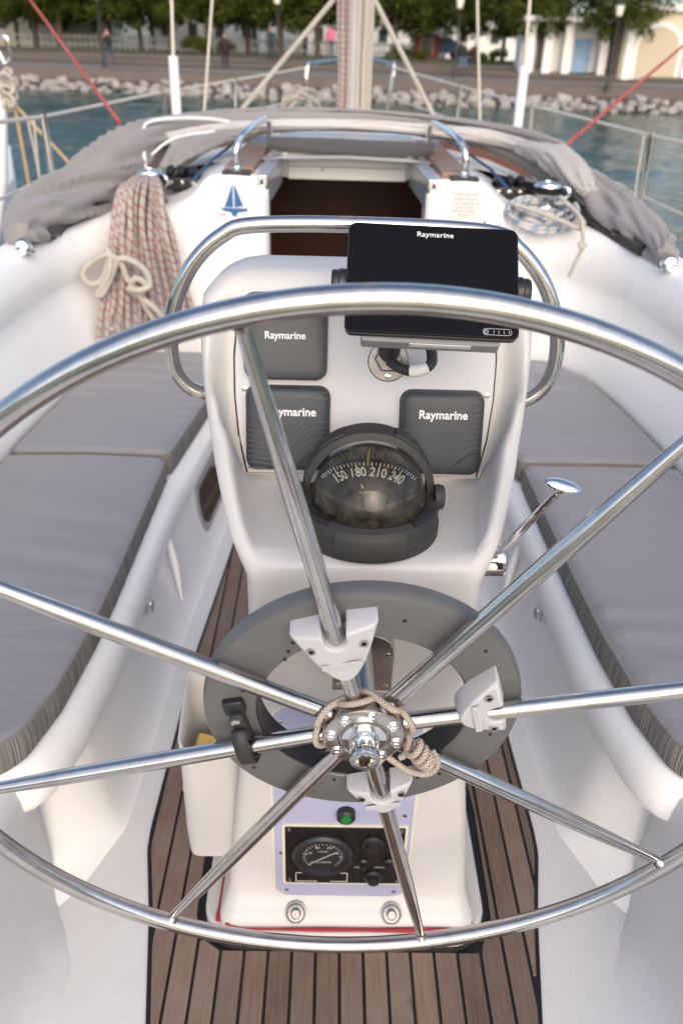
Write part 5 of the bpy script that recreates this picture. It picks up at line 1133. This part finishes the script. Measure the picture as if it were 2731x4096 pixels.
q = MB(); q.tube(cr(tie, 6), .0115, 8); tag(obj('tie_rope', q, M_rope_cream), 'plain cream rope knotted round the middle of the red-flecked coil', 'rope')
pts = []
for i in range(190):
    a = i*.235; k = i/190; r = .80+.28*math.sin(i*.071+1)+.05*math.sin(i*.9); x = .735+.125*r*math.cos(a)-.01; y = 3.205+.085*r*math.sin(a)
    pts.append((x, y, .985+.028*math.sin(a)*r+.018*math.sin(i*.17)+.012*k-.10*max(0,3.16-y)))
q = MB(); q.tube(pts, .0078, 8); tag(obj('rope_coil', q, M_rope_blue), 'loose coil of white rope with blue flecks round the right winch', 'rope coil')
q = MB(); q.tube(cr([(.60,3.14,1.03),(.68,3.10,1.012),(.77,3.07,.985),(.83,3.06,.965),(.845,3.09,.985),(.81,3.14,1.02),(.78,3.2,1.05)], 7), .0085, 8)
q.tube(cr([(.80,3.12,1.03),(.828,3.07,1.0),(.833,3.03,.955),(.828,2.995,.935),(.815,2.985,.93),(.820,2.975,.915),(.835,2.98,.925),(.825,2.985,.905),(.812,2.99,.86),(.800,3.0,.81)], 6), .007, 8)
tag(obj('tail_rope', q, M_rope_cream), 'pale rope tail with a stopper knot hanging below the right winch', 'rope')
# ================================================================== stickers and plates on the bulkhead
st = thing('boat_sticker', 'square sticker with a blue sailing boat, on the left side of the bulkhead', 'sticker', (-.414,3.196,.95))
F = frame((-.414,3.1985,1.012), (1,0,0), (0,0,1))
q = MB(); q.box((0,0,.0), (.108,.125,.0016), F); obj('sheet', q, simple('sticker_white', (.74,.77,.80), .5), st, smooth=0)
q = MB(); q.prism([(-.037,-.028),(-.004,-.028),(-.004,.056)], .0009, .0014, F); q.prism([(0,-.028),(.034,-.024),(.001,.056)], .0009, .0014, F)
q.prism([(-.053,-.030),(.050,-.030),(.046,-.042),(.012,-.046),(.006,-.060),(-.006,-.060),(-.014,-.046),(-.038,-.042)], .0009, .0014, F); obj('boat_motif', q, M_blue, st, smooth=0)
q = MB()
for x, y, w in ((-.045,-.052,.030),(-.042,-.058,.026),(.034,-.052,.024)): q.box((x,y,.0011), (w,.0035,.0006), F)
obj('red_print', q, M_pink, st, smooth=0)
bp = thing('builder_plate', 'square silver plate with fine print, on the right side of the bulkhead', 'plate', (.437,3.196,.96))
F = frame((.432,3.1985,1.012), (1,0,0), (0,0,1))
q = MB(); q.box((0,0,0), (.106,.098,.0016), F); obj('sheet', q, M_silv, bp, smooth=0)
q = MB()
for k, (y, w) in enumerate(((.038,.078),(.022,.084),(.006,.090),(-.008,.07),(-.020,.082),(-.034,.04))):
    x = -w/2
    while x < w/2: L = random.uniform(.004,.012); q.box((x+L/2,y,.0010), (L,.0045,.0006), F); x += L+random.uniform(.002,.007)
obj('fine_print', q, M_grey, bp, smooth=0)
for x in (-.047,.047):
    for y in (-.043,.043): q = MB(); q.lathe([(.003,.0008),(.003,.0018),(0,.002)], 10, F @ Matrix.Translation((x,y,0))); obj('rivet', q, M_steel, bp)
F = frame((.537,3.1965,.925), (1,0,0), (0,0,1)); ps = thing('pictogram_sticker', 'round white sticker with a red bar on the bulkhead beside the chartplotter', 'sticker', (.537,3.195,.88))
q = MB(); q.lathe([(.045,0),(.045,.0012),(0,.0012)], 28, F); obj('sheet', q, M_white, ps)
q = MB(); q.box((0,0,.0014), (.010,.088,.0005), F @ Matrix.Rotation(.75,4,'Z')); obj('red_bar', q, M_red, ps, smooth=0)
q = MB(); q.box((.016,.008,.0013), (.014,.022,.0005), F); q.box((.030,.014,.0013), (.008,.02,.0005), F); obj('pictogram', q, M_grey, ps, smooth=0)
# ================================================================== red mooring lines, neighbouring boat
for i, (a, b) in enumerate((((-.886,3.6,1.206),(-1.947,6.0,1.719)),((.829,3.5,1.18),(2.143,6.0,1.579)))):
    a, b = Vector(a), Vector(b); q = MB(); q.tube([a+(b-a)*.03, a+(b-a)*.5, b, b+(b-a)*2.5], .0085, 8)
    tag(obj('red_line', q, rope('rope_red', (.50,.07,.06), (.62,.45,.40), .03, 200, .6)), ('thin red rope slanting up to the left from the sprayhood','thin red rope slanting up to the right from the sprayhood')[i], 'rope', 'red slanting ropes')
nb = thing('neighbouring_boat', 'edge of a white neighbouring boat at the left border with post and rail', 'boat', (-3.1,5.5,-.75))
P = []
for y, w, z in ((1.5,.9,.36),(3.5,1.15,.38),(5.4,1.05,.40),(7.5,.6,.48),(9.0,.06,.56)): P.append([(-3.35+k*w, y, zz) for k, zz in ((-.6,-1.0),(-.95,-.6),(-1,z),(-.96,z+.02),(.96,z+.02),(1,z),(.95,-.6),(.6,-1.0))])
q = MB(); q.grid(P); q.f.append(tuple(range(8))); obj('hull', q, M_gel, nb, smooth=40)
q = MB(); q.tube([(-2.23,5.5,.40),(-2.12,5.5,.75),(-2.035,5.5,1.27)], [.05,.045,.04], 14); obj('post', q, M_white, nb)
q = MB(); q.tube(cr([(-2.20,5.5,.42),(-2.05,5.5,1.385),(-1.985,5.5,1.38),(-1.955,5.5,1.40),(-1.950,5.5,1.49),(-1.965,5.5,1.515),(-2.05,5.5,1.53),(-2.4,5.4,1.53)], 5), .014, 10); obj('pushpit_rail', q, M_steel, nb)
pts = [(-1.985+.035*math.cos(i*.8)+.01*math.sin(i*.33), 5.48+.03*math.sin(i*.5), 1.32-.0028*i+.04*math.sin(i*.8)) for i in range(60)]
q = MB(); q.tube(pts, .012, 6); tag(obj('rope_bundle', q, M_rope_cream), 'weathered rope bundle tied to the neighbouring boat post at the left border', 'rope')
q = MB(); q.tube([(-1.968,5.5,1.20),(-1.955,5.5,.85),(-1.943,5.5,.5),(-1.93,5.5,-.2)], .011, 8); tag(obj('mooring_line', q, M_rope_tan), 'tan rope hanging straight down from the neighbouring boat post', 'rope')
q = MB(); q.tube([(-1.97,5.5,1.17),(-1.66,5.5,.82),(-1.35,5.5,.60)], .011, 8); tag(obj('mooring_line', q, M_rope_tan), 'tan rope slanting down to the right from the neighbouring boat post', 'rope')
q = MB(); q.tube(cr([(-1.50,4.4,1.17),(-1.51,4.39,.9),(-1.50,4.41,.66)], 4), .007, 8); q.tube(cr([(-1.53,4.4,1.17),(-1.52,4.42,.9),(-1.53,4.40,.66)], 4), .007, 8); tag(obj('gate_line', q, M_rope_cream), 'doubled cord hanging beside the left stanchion', 'cord')
q = MB(); q.tube(cr([(1.385,4.2,1.19),(1.39,4.19,.95),(1.42,4.21,.70)], 4), .006, 8); tag(obj('gate_line', q, M_rope_cream), 'thin cord hanging beside the right stanchion', 'cord')
